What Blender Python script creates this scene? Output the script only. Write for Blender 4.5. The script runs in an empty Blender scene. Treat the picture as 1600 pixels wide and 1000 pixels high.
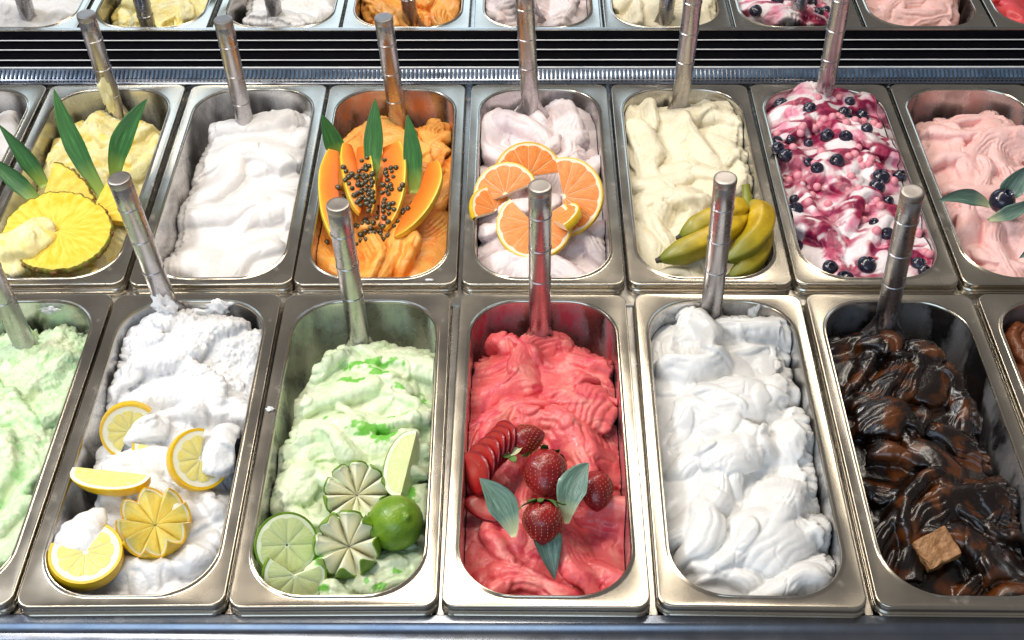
import bpy, math, random
import numpy as np
from mathutils import Vector, Matrix, Quaternion, Euler

# ------------------------------------------------------------------ camera, world, lamps, exposure
scene = bpy.context.scene
COL = scene.collection
cam_d = bpy.data.cameras.new('camera'); cam = bpy.data.objects.new('camera', cam_d); COL.objects.link(cam)
cam_d.sensor_width = 36.0; cam_d.lens = 1912.064 / 1600 * 36.0
cam_d.clip_start = 0.01; cam_d.clip_end = 50
PITCH, YAW, ROLL, CAM_H = 0.76844, -0.00747, -0.00501, 0.82628
_f = Vector((math.sin(YAW)*math.cos(PITCH), math.cos(YAW)*math.cos(PITCH), -math.sin(PITCH)))
_r = Vector((math.cos(YAW), -math.sin(YAW), 0)); _u = _r.cross(_f)
_r2 = _r*math.cos(ROLL) + _u*math.sin(ROLL); _u2 = -_r*math.sin(ROLL) + _u*math.cos(ROLL)
cam.matrix_world = Matrix(((_r2.x, _u2.x, -_f.x, 0), (_r2.y, _u2.y, -_f.y, 0), (_r2.z, _u2.z, -_f.z, CAM_H), (0, 0, 0, 1)))
scene.camera = cam

world = bpy.data.worlds.new('World'); scene.world = world; world.use_nodes = True
bg = world.node_tree.nodes['Background']
bg.inputs['Color'].default_value = (0.54, 0.53, 0.54, 1); bg.inputs['Strength'].default_value = 0.32

def area_lamp(name, loc, target, sx, sy, power, color):
    d = bpy.data.lights.new(name, 'AREA'); d.shape = 'RECTANGLE'; d.size = sx; d.size_y = sy
    d.energy = power; d.color = color
    o = bpy.data.objects.new(name, d); COL.objects.link(o); o.location = loc
    o.rotation_euler = (Vector(target) - Vector(loc)).to_track_quat('-Z', 'Y').to_euler()
    return o
# the warm tube of the case overhead, cool daylight from the customer's side, an unseen small side lamp added for contrast
area_lamp('tube_lamp', (-0.15, 1.05, 0.95), (0.0, 0.9, 0.0), 2.0, 0.12, 13.0, (1.0, 0.91, 0.78))
area_lamp('window_lamp', (-0.6, -1.1, 1.15), (0.05, 0.9, 0.0), 2.0, 1.0, 16.5, (0.58, 0.78, 1.0))
area_lamp('side_key_lamp', (-1.5, 1.15, 1.45), (0.0, 0.9, 0.0), 0.35, 0.35, 18.0, (0.93, 0.96, 1.0))

vs = scene.view_settings
vs.view_transform = 'Standard'; vs.look = 'None'; vs.exposure = 0.16; vs.gamma = 1.0; vs.use_curve_mapping = False
scene.cycles.use_denoising = True
scene.cycles.max_bounces = 8; scene.cycles.diffuse_bounces = 4; scene.cycles.glossy_bounces = 5
scene.cycles.transmission_bounces = 4; scene.cycles.caustics_reflective = False; scene.cycles.caustics_refractive = False
scene.cycles.sample_clamp_indirect = 6.0

random.seed(7); RNG = np.random.default_rng(7)
MM = 0.001

# ------------------------------------------------------------------ object helpers
def tag(o, label=None, cat=None, group=None, kind=None):
    if label: o['label'] = label
    if cat: o['category'] = cat
    if group: o['group'] = group
    if kind: o['kind'] = kind
    return o
def empty(name, mat, label=None, cat=None, group=None):
    o = bpy.data.objects.new(name, None); o.empty_display_size = 0.02; COL.objects.link(o)
    o.matrix_world = mat
    return tag(o, label, cat, group)
def mesh(name, V, F, material, smooth=True, sharp=None):
    """V in mm -> mesh datablock in metres"""
    me = bpy.data.meshes.new(name)
    me.from_pydata((np.asarray(V, float)*MM).tolist(), [], [tuple(int(i) for i in f) for f in F])
    me.materials.append(material)
    if smooth: me.polygons.foreach_set('use_smooth', [True]*len(me.polygons))
    if sharp is not None: me.set_sharp_from_angle(angle=math.radians(sharp))
    me.update()
    return me
def ob(name, me, parent=None, mat=None):
    o = bpy.data.objects.new(name, me); COL.objects.link(o)
    if parent: o.parent = parent
    if mat is not None: o.matrix_local = mat
    return o
def recalc(V, F):
    import bmesh
    bm = bmesh.new()
    vs_ = [bm.verts.new(v) for v in V]
    for f in F:
        try: bm.faces.new([vs_[i] for i in f])
        except ValueError: pass
    bmesh.ops.remove_doubles(bm, verts=bm.verts, dist=1e-4)
    bmesh.ops.recalc_face_normals(bm, faces=bm.faces)
    bm.verts.index_update()
    V2 = [tuple(v.co) for v in bm.verts]; F2 = [[v.index for v in f.verts] for f in bm.faces]
    bm.free(); return V2, F2
def fixed_mesh(name, V, F, material, smooth=True, sharp=40):
    V, F = recalc(V, F); return mesh(name, V, F, material, smooth, sharp)
def grid_faces(nu, nv, cu=False, cv=False, off=0):
    F = []
    for i in range(nu if cu else nu-1):
        for j in range(nv if cv else nv-1):
            a = i*nv + j; b = i*nv + (j+1) % nv; c = ((i+1) % nu)*nv + (j+1) % nv; d = ((i+1) % nu)*nv + j
            F.append((off+a, off+b, off+c, off+d))
    return F
def lathe(profile, n=24):
    V = []
    for r, z in profile:
        for k in range(n):
            a = 2*math.pi*k/n; V.append((r*math.cos(a), r*math.sin(a), z))
    F = grid_faces(len(profile), n, False, True)
    F.append(tuple(range(n))[::-1]); F.append(tuple(range((len(profile)-1)*n, len(profile)*n)))
    return V, F
def boxm(x0, x1, y0, y1, z0, z1, b=0.0):
    V = [(x, y, z) for z in (z0, z1) for y in (y0, y1) for x in (x0, x1)]
    F = [(0, 2, 3, 1), (4, 5, 7, 6), (0, 1, 5, 4), (2, 6, 7, 3), (0, 4, 6, 2), (1, 3, 7, 5)]
    return V, F
def extrude_x(profile, x0, x1):
    n = len(profile)
    V = [(x0, y, z) for y, z in profile] + [(x1, y, z) for y, z in profile]
    F = [(i, (i+1) % n, n+(i+1) % n, n+i) for i in range(n)]
    F += [tuple(range(n))[::-1], tuple(range(n, 2*n))]
    return V, F
def orient(n, roll=0.0):
    q = Vector((0, 0, 1)).rotation_difference(Vector(n).normalized())
    return (q @ Quaternion((0, 0, 1), math.radians(roll))).to_matrix().to_4x4()
def frame(zaxis, xhint):
    z = Vector(zaxis).normalized(); x = Vector(xhint); x = (x - z*x.dot(z)).normalized(); y = z.cross(x)
    return Matrix(((x.x, y.x, z.x, 0), (x.y, y.y, z.y, 0), (x.z, y.z, z.z, 0), (0, 0, 0, 1)))

# ------------------------------------------------------------------ numpy noise
_perm = np.random.default_rng(3).permutation(512)
_ang = np.random.default_rng(4).uniform(0, 2*np.pi, 512)
def pnoise(x, y, seed=0):
    x = np.asarray(x, float) + seed*37.17; y = np.asarray(y, float) + seed*11.73
    xi = np.floor(x).astype(int); yi = np.floor(y).astype(int); xf = x - xi; yf = y - yi
    def g(ix, iy, dx, dy):
        a = _ang[_perm[(_perm[ix % 512] + iy) % 512]]
        return np.cos(a)*dx + np.sin(a)*dy
    u = xf*xf*xf*(xf*(xf*6-15)+10); v = yf*yf*yf*(yf*(yf*6-15)+10)
    a = g(xi, yi, xf, yf); b = g(xi+1, yi, xf-1, yf); c = g(xi, yi+1, xf, yf-1); d = g(xi+1, yi+1, xf-1, yf-1)
    return (a*(1-u)+b*u)*(1-v) + (c*(1-u)+d*u)*v
def fbm(x, y, seed=0, octv=3):
    s = 0; a = 1.0
    for k in range(octv):
        s = s + a*pnoise(x*2**k, y*2**k, seed+k*5); a *= 0.5
    return s
def sstep(a, b, x):
    t = np.clip((x-a)/(b-a), 0, 1); return t*t*(3-2*t)

# ------------------------------------------------------------------ materials
def new_mat(name):
    m = bpy.data.materials.new(name); m.use_nodes = True
    return m, m.node_tree, m.node_tree.nodes['Principled BSDF']
def noise_node(nt, scale, detail=3, rough=0.55, vec=None, stretch=None, coord='Object'):
    tc = nt.nodes.new('ShaderNodeTexCoord'); src = tc.outputs[coord]
    if stretch:
        mp = nt.nodes.new('ShaderNodeMapping'); mp.inputs['Scale'].default_value = stretch
        nt.links.new(src, mp.inputs['Vector']); src = mp.outputs['Vector']
    n = nt.nodes.new('ShaderNodeTexNoise'); n.inputs['Scale'].default_value = scale
    n.inputs['Detail'].default_value = detail; n.inputs['Roughness'].default_value = rough
    nt.links.new(src, n.inputs['Vector']); return n
def ramp(nt, src, stops):
    r = nt.nodes.new('ShaderNodeValToRGB')
    while len(r.color_ramp.elements) < len(stops): r.color_ramp.elements.new(0.5)
    for e, (p, c) in zip(r.color_ramp.elements, stops):
        e.position = p; e.color = (*c, 1) if len(c) == 3 else c
    nt.links.new(src, r.inputs['Fac']); return r
def bump(nt, bsdf, src, strength, dist):
    b = nt.nodes.new('ShaderNodeBump'); b.inputs['Strength'].default_value = strength; b.inputs['Distance'].default_value = dist
    nt.links.new(src, b.inputs['Height']); nt.links.new(b.outputs['Normal'], bsdf.inputs['Normal']); return b
def mapr(nt, src, a, b, c, d):
    m = nt.nodes.new('ShaderNodeMapRange')
    for k, v in zip(('From Min', 'From Max', 'To Min', 'To Max'), (a, b, c, d)): m.inputs[k].default_value = v
    nt.links.new(src, m.inputs['Value']); return m

def steel(name, c0=(0.50, 0.48, 0.45), c1=(0.66, 0.64, 0.61), r0=0.16, r1=0.34, scale=14, film=None, film_amt=0.5, flo=0.46, fhi=0.60, fscale=16, fdet=5):
    m, nt, b = new_mat(name)
    b.inputs['Metallic'].default_value = 1.0
    n = noise_node(nt, scale, 5, 0.62)
    cr = ramp(nt, n.outputs['Fac'], [(0.3, c0), (0.7, c1)]); nt.links.new(cr.outputs['Color'], b.inputs['Base Color'])
    n2 = noise_node(nt, scale*2.5, 3, 0.6)
    mr = mapr(nt, n2.outputs['Fac'], 0.3, 0.72, r0, r1); nt.links.new(mr.outputs['Result'], b.inputs['Roughness'])
    if film:
        # thin smears of ice cream left on the steel
        nf = noise_node(nt, fscale, fdet, 0.62, stretch=(1, 1, 0.45))
        mk = mapr(nt, nf.outputs['Fac'], flo, fhi, 0.0, film_amt)
        mx = nt.nodes.new('ShaderNodeMix'); mx.data_type = 'RGBA'
        nt.links.new(mk.outputs['Result'], mx.inputs[0]); nt.links.new(cr.outputs['Color'], mx.inputs[6]); mx.inputs[7].default_value = (*film, 1)
        nt.links.new(mx.outputs[2], b.inputs['Base Color'])
        inv = mapr(nt, mk.outputs['Result'], 0, 1, 1.0, 0.1); nt.links.new(inv.outputs['Result'], b.inputs['Metallic'])
    return m
def simple(name, c0, c1=None, rough=0.4, scale=120, sss=0.0, sssr=0.004, bstr=0.0, bdist=0.001, bscale=None, coat=0.0, spec=0.5, metallic=0.0, stretch=None, detail=4, radial=None):
    m, nt, b = new_mat(name)
    b.inputs['Roughness'].default_value = rough; b.inputs['Metallic'].default_value = metallic
    b.inputs['Specular IOR Level'].default_value = spec
    n = noise_node(nt, scale, detail, 0.6, stretch=stretch)
    if radial:      # fibres run out from the fruit's middle
        tc = nt.nodes.new('ShaderNodeTexCoord'); sp = nt.nodes.new('ShaderNodeSeparateXYZ'); nt.links.new(tc.outputs['Object'], sp.inputs[0])
        at2 = nt.nodes.new('ShaderNodeMath'); at2.operation = 'ARCTAN2'; nt.links.new(sp.outputs['Y'], at2.inputs[0]); nt.links.new(sp.outputs['X'], at2.inputs[1])
        ln = nt.nodes.new('ShaderNodeVectorMath'); ln.operation = 'LENGTH'; nt.links.new(tc.outputs['Object'], ln.inputs[0])
        mu = nt.nodes.new('ShaderNodeMath'); mu.operation = 'MULTIPLY'; mu.inputs[1].default_value = radial[0]; nt.links.new(at2.outputs[0], mu.inputs[0])
        mr_ = nt.nodes.new('ShaderNodeMath'); mr_.operation = 'MULTIPLY'; mr_.inputs[1].default_value = radial[1]; nt.links.new(ln.outputs['Value'], mr_.inputs[0])
        cb = nt.nodes.new('ShaderNodeCombineXYZ'); nt.links.new(mu.outputs[0], cb.inputs[0]); nt.links.new(mr_.outputs[0], cb.inputs[1])
        n.inputs['Scale'].default_value = 1.0; nt.links.new(cb.outputs[0], n.inputs['Vector'])
    cr = ramp(nt, n.outputs['Fac'], [(0.33, c0), (0.67, c1 or c0)]); nt.links.new(cr.outputs['Color'], b.inputs['Base Color'])
    if radial: bump(nt, b, n.outputs['Fac'], .5, .0012); bstr = 0
    if sss:
        b.inputs['Subsurface Weight'].default_value = sss; b.inputs['Subsurface Scale'].default_value = sssr
        b.inputs['Subsurface Radius'].default_value = (1.0, 0.7, 0.5)
    if coat: b.inputs['Coat Weight'].default_value = coat; b.inputs['Coat Roughness'].default_value = 0.12
    if bstr:
        nb = noise_node(nt, bscale or scale*2, 3, 0.6, stretch=stretch); bump(nt, b, nb.outputs['Fac'], bstr, bdist)
    return m
def gelato_mat(name, rough=0.42, sss=0.2, coat=0.12, bstr=0.35, bscale=260, spec=0.4):
    m, nt, b = new_mat(name)
    at = nt.nodes.new('ShaderNodeAttribute'); at.attribute_name = 'pigment'
    n = noise_node(nt, 90, 4, 0.6)
    v = mapr(nt, n.outputs['Fac'], 0.3, 0.7, 0.94, 1.03)
    mx = nt.nodes.new('ShaderNodeMix'); mx.data_type = 'RGBA'; mx.blend_type = 'MULTIPLY'; mx.inputs[0].default_value = 1.0
    nt.links.new(at.outputs['Color'], mx.inputs[6]); nt.links.new(v.outputs['Result'], mx.inputs[7])
    nt.links.new(mx.outputs[2], b.inputs['Base Color'])
    b.inputs['Roughness'].default_value = rough; b.inputs['Specular IOR Level'].default_value = spec
    b.inputs['Subsurface Weight'].default_value = sss; b.inputs['Subsurface Scale'].default_value = 0.002
    b.inputs['Subsurface Radius'].default_value = (1.0, 0.8, 0.65)
    b.inputs['Coat Weight'].default_value = coat; b.inputs['Coat Roughness'].default_value = 0.15
    nb = noise_node(nt, bscale, 4, 0.6); bump(nt, b, nb.outputs['Fac'], bstr, 0.0012)
    return m

M = {}
M['rim'] = steel('brushed_steel_rim', (0.47, 0.42, 0.34), (0.56, 0.51, 0.43), 0.18, 0.30, 6, (.62, .58, .52), .45, .60, .74, 34, 7)  # warm reflected light tinted into the rim's base colour
M['case'] = steel('case_steel', (0.50, 0.47, 0.42), (0.56, 0.53, 0.49), 0.2, 0.32, 9)
M['handle'] = steel('handle_steel', (0.40, 0.38, 0.39), (0.54, 0.52, 0.53), 0.22, 0.38, 26, (.52, .48, .47), .5, .54, .70, 60, 6)
M['cap'] = steel('cap_steel', (0.34, 0.31, 0.29), (0.44, 0.41, 0.39), 0.40, 0.5, 40)
M['rail'] = steel('blue_reflection_rail_steel', (0.18, 0.21, 0.27), (0.30, 0.31, 0.34), 0.2, 0.32, 14)  # steel base tinted blue to stand for the cool reflection
M['well'] = simple('dark_well', (0.02, 0.02, 0.022), rough=0.5)
M['black'] = simple('black_plastic', (0.004, 0.004, 0.005), (0.006, 0.006, 0.008), rough=0.5, spec=0.0)
M['edge_glint'] = simple('slat_edge_glint', (0.75, 0.75, 0.75), (0.85, 0.85, 0.85), rough=0.3)  # light caught by the slat edges, put into the colour
m_, nt_, b_ = new_mat('mirror_glass'); b_.inputs['Metallic'].default_value = 1; b_.inputs['Roughness'].default_value = 0.015; b_.inputs['Base Color'].default_value = (0.93, 0.94, 0.94, 1); M['mirror'] = m_
M['gel'] = gelato_mat('creamy_ice_cream', 0.48, 0.2, 0.04, 0.55, 330)
M['gel_smooth'] = gelato_mat('smooth_ice_cream', 0.34, 0.15, 0.2, 0.3, 260)
M['gel_wet'] = gelato_mat('wet_ice_cream', 0.36, 0.2, 0.14, 0.5, 320)
M['gel_choc'] = gelato_mat('glossy_chocolate_ice_cream', 0.27, 0.0, 0.3, 0.45, 300, 0.5)

# ------------------------------------------------------------------ layout of the pans (metres, rim plane z = 0)
PANS = {'mint': (-.4828, .712, .011), 'lemon': (-.3153, .712, .0108), 'lime': (-.1476, .712, .0085), 'straw': (.0228, .712, -.0072),
        'mer': (.1941, .712, -.0144), 'choc': (.3643, .712, -.009), 'last': (.5343, .712, -.009),
        'w0': (-.652, 1.086, .011), 'pine': (-.483, 1.086, .015), 'white': (-.3124, 1.086, .011), 'pap': (-.1453, 1.086, .005),
        'grape': (.0246, 1.086, 0), 'ban': (.1931, 1.086, -.002), 'berry': (.3608, 1.086, -.005), 'pink': (.529, 1.086, -.008), 'red': (.698, 1.086, 0)}
def PM(p):
    x, y, a = PANS[p]; return Matrix.Translation((x, y, 0)) @ Matrix.Rotation(a, 4, 'Z')
def L(p, x, y, z): return PM(p) @ Matrix.Translation((x*MM, y*MM, z*MM))

# ------------------------------------------------------------------ the display case
case = empty('display_case', Matrix.Translation((0, 0.9, -0.3)), 'stainless steel ice cream display case holding two rows of pans', 'display case')
def cpart(name, V, F, m, smooth=False, parent=None, sharp=None):
    o = ob(name, fixed_mesh(name, V, F, m, smooth, sharp) if sharp is not None or smooth else mesh(name, V, F, m, False))
    o.matrix_world = Matrix(); o.parent = parent or case
    o.matrix_parent_inverse = (parent or case).matrix_world.inverted()
    return o
X0, X1 = -1150, 1250
rail = [(532, -60), (533, -12.5), (531.5, -11.2), (524.5, -11.0), (523.6, -11.4), (519.8, -15.0), (518.8, -17.2), (518.0, -17.6), (513.4, -17.9), (512.6, -18.4), (505, -27), (500, -60), (498, -120), (532, -120)]
cpart('front_rail', *extrude_x(rail, X0, X1), M['rail'], True, sharp=25)
for y0, y1 in ((888, 912), (1255, 1272)):
    cpart('cross_bar', *extrude_x([(y0, -40), (y0, -13.6), (y0+1, -12.6), (y1-1, -12.6), (y1, -13.6), (y1, -40)], X0, X1), M['case'], True, sharp=30)
cpart('well', *boxm(X0, X1, 505, 1330, -190, -170), M['well'])
for row, y0, y1 in ((('mint', 'lemon', 'lime', 'straw', 'mer', 'choc', 'last'), 533, 888), (('w0', 'pine', 'white', 'pap', 'grape', 'ban', 'berry', 'pink', 'red'), 912, 1255)):
    for a, b in zip(row, row[1:]):
        xm = (PANS[a][0] + PANS[b][0])*500
        an = (PANS[a][2] + PANS[b][2])/2
        V, F = boxm(-3.2, 3.2, -(y1-y0)/2, (y1-y0)/2, -30, -14.5)
        ym = (y0+y1)/2
        V = [(xm + x*math.cos(an) - y*math.sin(an), ym + y, z) for x, y, z in V]
        cpart('divider_bar', V, F, M['case'])
# rear ledge with its ribbed seal, the air grille and the mirror above it
ledge = [(1268, -60), (1268, -0.5), (1269, 0.6), (1273.5, 0.8), (1274.5, 1.6), (1287, 8.6), (1289, 8.8), (1289, -60)]
cpart('rear_ledge', *extrude_x(ledge, X0, X1), M['rail'], True, sharp=25)
V, F = [], []
nrib = int((X1-X0)/5.2)
for k in range(nrib):
    x = X0 + k*5.2; o = len(V); w = 3.4
    for (yy, zz) in ((1275.5, 2.9), (1285.5, 8.5)):
        V += [(x, yy, zz-0.4), (x+w*0.25, yy-0.9, zz+1.0), (x+w*0.75, yy-0.9, zz+1.0), (x+w, yy, zz-0.4)]
    F += [(o, o+1, o+5, o+4), (o+1, o+2, o+6, o+5), (o+2, o+3, o+7, o+6), (o, o+3, o+2, o+1), (o+4, o+5, o+6, o+7)]
M['seal'] = simple('ribbed_blue_grey_seal', (0.03, 0.06, 0.11), (0.10, 0.16, 0.25), rough=0.4, spec=.25, scale=60)
tag(cpart('ribbed_seal', V, F, M['seal']), kind='stuff')
grille = [(1289, -60), (1289, 6.5), (1321.5, 31.0), (1326.5, 38.0), (1331, 38.0), (1331, -60)]
g = cpart('air_grille', *extrude_x(grille, X0, X1), M['black'])
for (d, z, th) in ((1287.2, 9.8, 3.0), (1295.4, 15.6, 1.5), (1305.9, 23.6, 1.5), (1315.6, 30.9, 1.4)):
    h = th/2
    o = cpart('slat', *extrude_x([(d+7, z-h*.8-1), (d+0.6, z-h*.8), (d+0.6, z+h*.8), (d+7, z+h*.8-1)], X0, X1), M['black'], parent=g)
    g2 = cpart('slat_edge', *extrude_x([(d+0.6, z-h), (d-0.1, z-h*.7), (d-0.3, z), (d-0.1, z+h*.7), (d+0.6, z+h)], X0, X1), M['edge_glint'], True, parent=o, sharp=60)
cpart('mirror_trim', *boxm(X0, X1, 1325.5, 1332, 38.4, 40.2), M['case'])
cpart('mirror', *boxm(X0, X1, 1328, 1334, 40.4, 190), M['mirror'])

# ------------------------------------------------------------------ pans
def rrect(hw, hl, r, nc=10, ns=6):
    P = []
    cs = ((hw-r, hl-r, 0), (-(hw-r), hl-r, 90), (-(hw-r), -(hl-r), 180), (hw-r, -(hl-r), 270))
    for i, (cx, cy, a0) in enumerate(cs):
        for k in range(nc+1):
            a = math.radians(a0 + 90*k/nc); P.append((cx + r*math.cos(a), cy + r*math.sin(a)))
        nx_, ny_, a1 = cs[(i+1) % 4]
        e = P[-1]; s = (nx_ + r*math.cos(math.radians(a1)), ny_ + r*math.sin(math.radians(a1)))
        for k in range(1, ns): P.append((e[0] + (s[0]-e[0])*k/ns, e[1] + (s[1]-e[1])*k/ns))
    return P
def loft(rings, cap_last=False):
    V = []; n = None
    for hw, hl, r, z in rings:
        P = rrect(hw, hl, r); n = len(P); V += [(x, y, z) for x, y in P]
    F = grid_faces(len(rings), n, False, True)
    if cap_last: F.append(tuple(range((len(rings)-1)*n, len(rings)*n)))
    return V, F
rim_rings = [(82.0, 180.6, 11, -13.2), (82.8, 181.8, 12, -12.4), (82.8, 181.8, 12, -11.4), (82.2, 180.9, 11, -10.2), (81.6, 180.2, 11, -10.0), (82.3, 181.0, 11, -9.2), (82.4, 181.2, 11, -8.4), (81.9, 180.3, 11, -7.0), (81.3, 179.6, 11, -6.8),
             (82.0, 180.4, 11, -6.0), (82.2, 180.6, 11, -4.8), (82.1, 180.2, 11, -1.4), (81.9, 179.8, 11, -0.5), (81.5, 179.4, 11, -0.1), (81.0, 178.9, 11, 0.0), (80.4, 178.3, 11, -0.05),
             (73.5, 172.5, 48, -0.9), (72.0, 171.3, 47.5, -0.6), (71.2, 170.5, 47, 0.25), (70.4, 169.7, 46.5, 0.35), (69.7, 169.0, 46, -0.3), (69.3, 168.6, 46, -2.0)]
tub_rings = [(69.3, 168.6, 46, -2.0), (69.0, 168.3, 45.5, -5), (68.2, 167.5, 45, -30), (67.4, 166.7, 44, -60), (66.2, 165.5, 43, -104), (65.0, 164.3, 42, -112), (61.5, 160.8, 39, -117), (52, 151, 33, -118.5)]
RIM = fixed_mesh('rim', *loft(rim_rings), M['rim'], True, 38)
TUBV, TUBF = loft(tub_rings, True)
FILM = {'mint': (.55, .75, .52), 'lemon': (.8, .8, .8), 'lime': (.55, .68, .42), 'straw': (.62, .06, .10), 'mer': (.8, .79, .77), 'choc': (.03, .02, .02), 'last': (.12, .03, .01),
        'w0': (.8, .78, .76), 'pine': (.75, .70, .42), 'white': (.78, .75, .73), 'pap': (.70, .22, .05), 'grape': (.72, .62, .64), 'ban': (.72, .68, .55), 'berry': (.72, .30, .42), 'pink': (.58, .24, .18), 'red': (.6, .05, .06)}
FAMT = {'straw': .95, 'pap': .9, 'pink': .8, 'lime': .75, 'mint': .7, 'choc': .5, 'red': .9}
PDESC = {'mint': 'mint ice cream at the front row left end', 'lemon': 'white ice cream topped with lemon slices', 'lime': 'pale green ice cream topped with limes',
         'straw': 'red strawberry ice cream', 'mer': 'plain glossy white ice cream in the front row', 'choc': 'dark chocolate ice cream', 'last': 'brown ice cream cut off at the right edge',
         'w0': 'white ice cream at the back row left end', 'pine': 'yellow ice cream topped with pineapple', 'white': 'plain white ice cream in the back row', 'pap': 'orange ice cream topped with papaya',
         'grape': 'pale pink ice cream topped with grapefruit slices', 'ban': 'cream coloured ice cream topped with bananas', 'berry': 'white ice cream swirled with blueberry sauce', 'pink': 'pink ice cream with green leaves', 'red': 'red ice cream seen only in the mirror'}
for p in PANS:
    e = empty('steel_pan', L(p, 0, 0, -118), 'rectangular stainless steel pan holding the ' + PDESC[p], 'pan', 'steel pans in two rows')
    up = Matrix.Translation((0, 0, 0.118))
    ob('rim', RIM, e, up)
    tm = steel('tub_steel_'+p, (0.58, 0.57, 0.57), (0.70, 0.69, 0.69), 0.18, 0.32, 8, FILM[p], FAMT.get(p, 0.6))
    ob('tub', fixed_mesh('tub', TUBV, TUBF, tm, True, 50), e, up)

# ------------------------------------------------------------------ ice cream
GEL = {}
def blur(a, n=1):
    for _ in range(n):
        a = np.pad(a, 1, mode='edge')
        a = (a[:-2, 1:-1] + 2*a[1:-1, 1:-1] + a[2:, 1:-1])/4
        a = np.pad(a, ((0, 0), (1, 1)), mode='edge')
        a = (a[:, :-2] + 2*a[:, 1:-1] + a[:, 2:])/4
    return a
class Ice: pass
def ice_cream(p, colour, prof, left=-14, right=-14, rear=6, crown=9, n=34, size=(16, 32), asp=(1.0, 1.9), hgt=(6, 13), ang=(90, 60), bend=0.008, stri=0.5, sfreq=0.55, warp=(7, 0.5),
              rough=0.22, rough_rear=0.0, extra=(), jag=5, paint=None, over=0.8, mat='gel', label='', nx=165, ny=390, seed=1, off=(-4, 3), soft=1, dpow=0.33, tilts=(0.10, 0.42), det=(10, 6, 14, 2.0, 4.0), crease=1.0, curl=(38, 110), front=0.0):
    rng = np.random.default_rng(seed*101+5)
    W, Ln, R = 68.3, 167.8, 45.0
    u = np.linspace(-1, 1, nx); yy = np.linspace(-Ln, Ln, ny)
    ya = np.abs(yy) - (Ln-R)
    hw = np.where(ya > 0, W - R + np.sqrt(np.maximum(R*R - np.maximum(ya, 0)**2, 0)), W)
    Y = np.repeat(yy[:, None], nx, 1); Xg = u[None, :]*hw[:, None]
    lst = lambda v: v if isinstance(v, (list, tuple)) else [(0, v)]
    ip = lambda v: np.interp(Y, [a for a, _ in lst(v)], [b for _, b in lst(v)])
    env = ip(prof) - crown*(Xg/68)**2
    wx = Xg + warp[0]*fbm(Xg/38, Y/38, seed, 2) + warp[1]*fbm(Xg/11, Y/11, seed+9, 2)
    wy = Y + warp[0]*fbm(Xg/38, Y/38, seed+3, 2) + warp[1]*fbm(Xg/11, Y/11, seed+17, 2)
    H = env - 7 + 1.8*fbm(wx/24, wy/24, seed+2, 2)
    lobes = []
    cols = max(2, int(round(math.sqrt(n*0.42)))); rows = int(math.ceil(n/cols))
    strokes = []
    for i in range(rows):
        for j in range(cols):
            cx = -60 + 120*(j + 0.5 + rng.uniform(-.45, .45))/cols; cy = -160 + 320*(i + 0.5 + rng.uniform(-.45, .45))/rows
            s = rng.uniform(*size); a = ang[0] + rng.uniform(-ang[1], ang[1])
            strokes.append((cx, cy, s*rng.uniform(*asp)*1.42, s*.88, a, rng.uniform(*hgt), rng.uniform(*off), rng.uniform(*curl), rng.choice((-1, 1)), rng.uniform(*tilts), rng.uniform(3.2, 6.0)))
    lobes += list(extra)
    pz = lambda cx, cy: float(np.interp(cy, [t for t, _ in lst(prof)], [t for _, t in lst(prof)])) - crown*(cx/68)**2
    for (cx, cy, ll, ww, a, h, o, rr, sg, tilt, lam) in strokes:      # long curved pulls of the spatula, each rolling over into a lip
        ar = math.radians(a); hx, hy = math.cos(ar), math.sin(ar); ox, oy = cx - sg*hy*rr, cy + sg*hx*rr
        dx, dy = wx - ox, wy - oy; r = np.sqrt(dx*dx + dy*dy)
        ph0 = math.atan2(cy-oy, cx-ox); ph = np.arctan2(dy, dx) - ph0; ph = (ph + np.pi) % (2*np.pi) - np.pi
        t = ph*rr*sg/ll; lip = 1 if (cy-oy)/rr < .25 else -1
        if rng.random() < .25: lip = -lip
        wq = ww*(.5 + .5*sstep(-1, .1, t)); c = (r-rr)/wq*lip
        acr = sstep(-1.05, .5, c)**1.1*np.sqrt(np.clip(1 - (np.clip(c-.55, 0, 1)/.45)**2, 0, 1))
        alo = sstep(-1, -.25, t)*np.sqrt(np.clip(1 - (np.clip(t-.62, 0, 1)/.38)**2, 0, 1))
        inside = (np.abs(c) < 1) & (np.abs(t) < 1)
        k_ = np.sin((r-rr)*2*np.pi/lam + rng.uniform(0, 6) + 1.2*fbm(wx/30, wy/30, seed+30, 2))
        st = stri*(.5*k_ - .5*np.abs(k_))*alo*sstep(-.15, .25, fbm(wx/24, wy/24, seed+33, 2))
        z = .5*pz(cx, cy) + .5*env + o + h*(acr*alo - .5) + tilt*.35*ll*t*np.clip(acr, .3, 1) + st
        H = np.where(inside, np.maximum(H, z), H)
    for (cx, cy, ll, ww, a, h, o, bd, tilt) in lobes:
        ca, sa = math.cos(math.radians(a)), math.sin(math.radians(a))
        dx, dy = wx - cx, wy - cy
        pp = dx*ca + dy*sa; q = -dx*sa + dy*ca
        q = q - bd*pp*pp
        d2 = (pp/ll)**2 + (q/ww)**2
        dome = np.clip(1 - d2, 0, 1)**dpow
        ez = float(np.interp(cy, [t for t, _ in lst(prof)], [t for _, t in lst(prof)])) - crown*(cx/68)**2
        ph = rng.uniform(0, 6)
        st = stri*(np.abs(np.sin(q*sfreq + ph + 0.8*fbm(wx/25, wy/25, seed+30, 2))) - 0.6)*np.clip(dome*2, 0, 1)*(0.5 + 0.5*np.sin(pp/ll*1.5 + ph))
        z = 0.45*ez + 0.55*env + o + h*(dome - 0.55) + tilt*pp + st
        z = np.where(d2 < 1, z, -999)
        H = np.maximum(H, z)
    HB = blur(H, 5)
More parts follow.
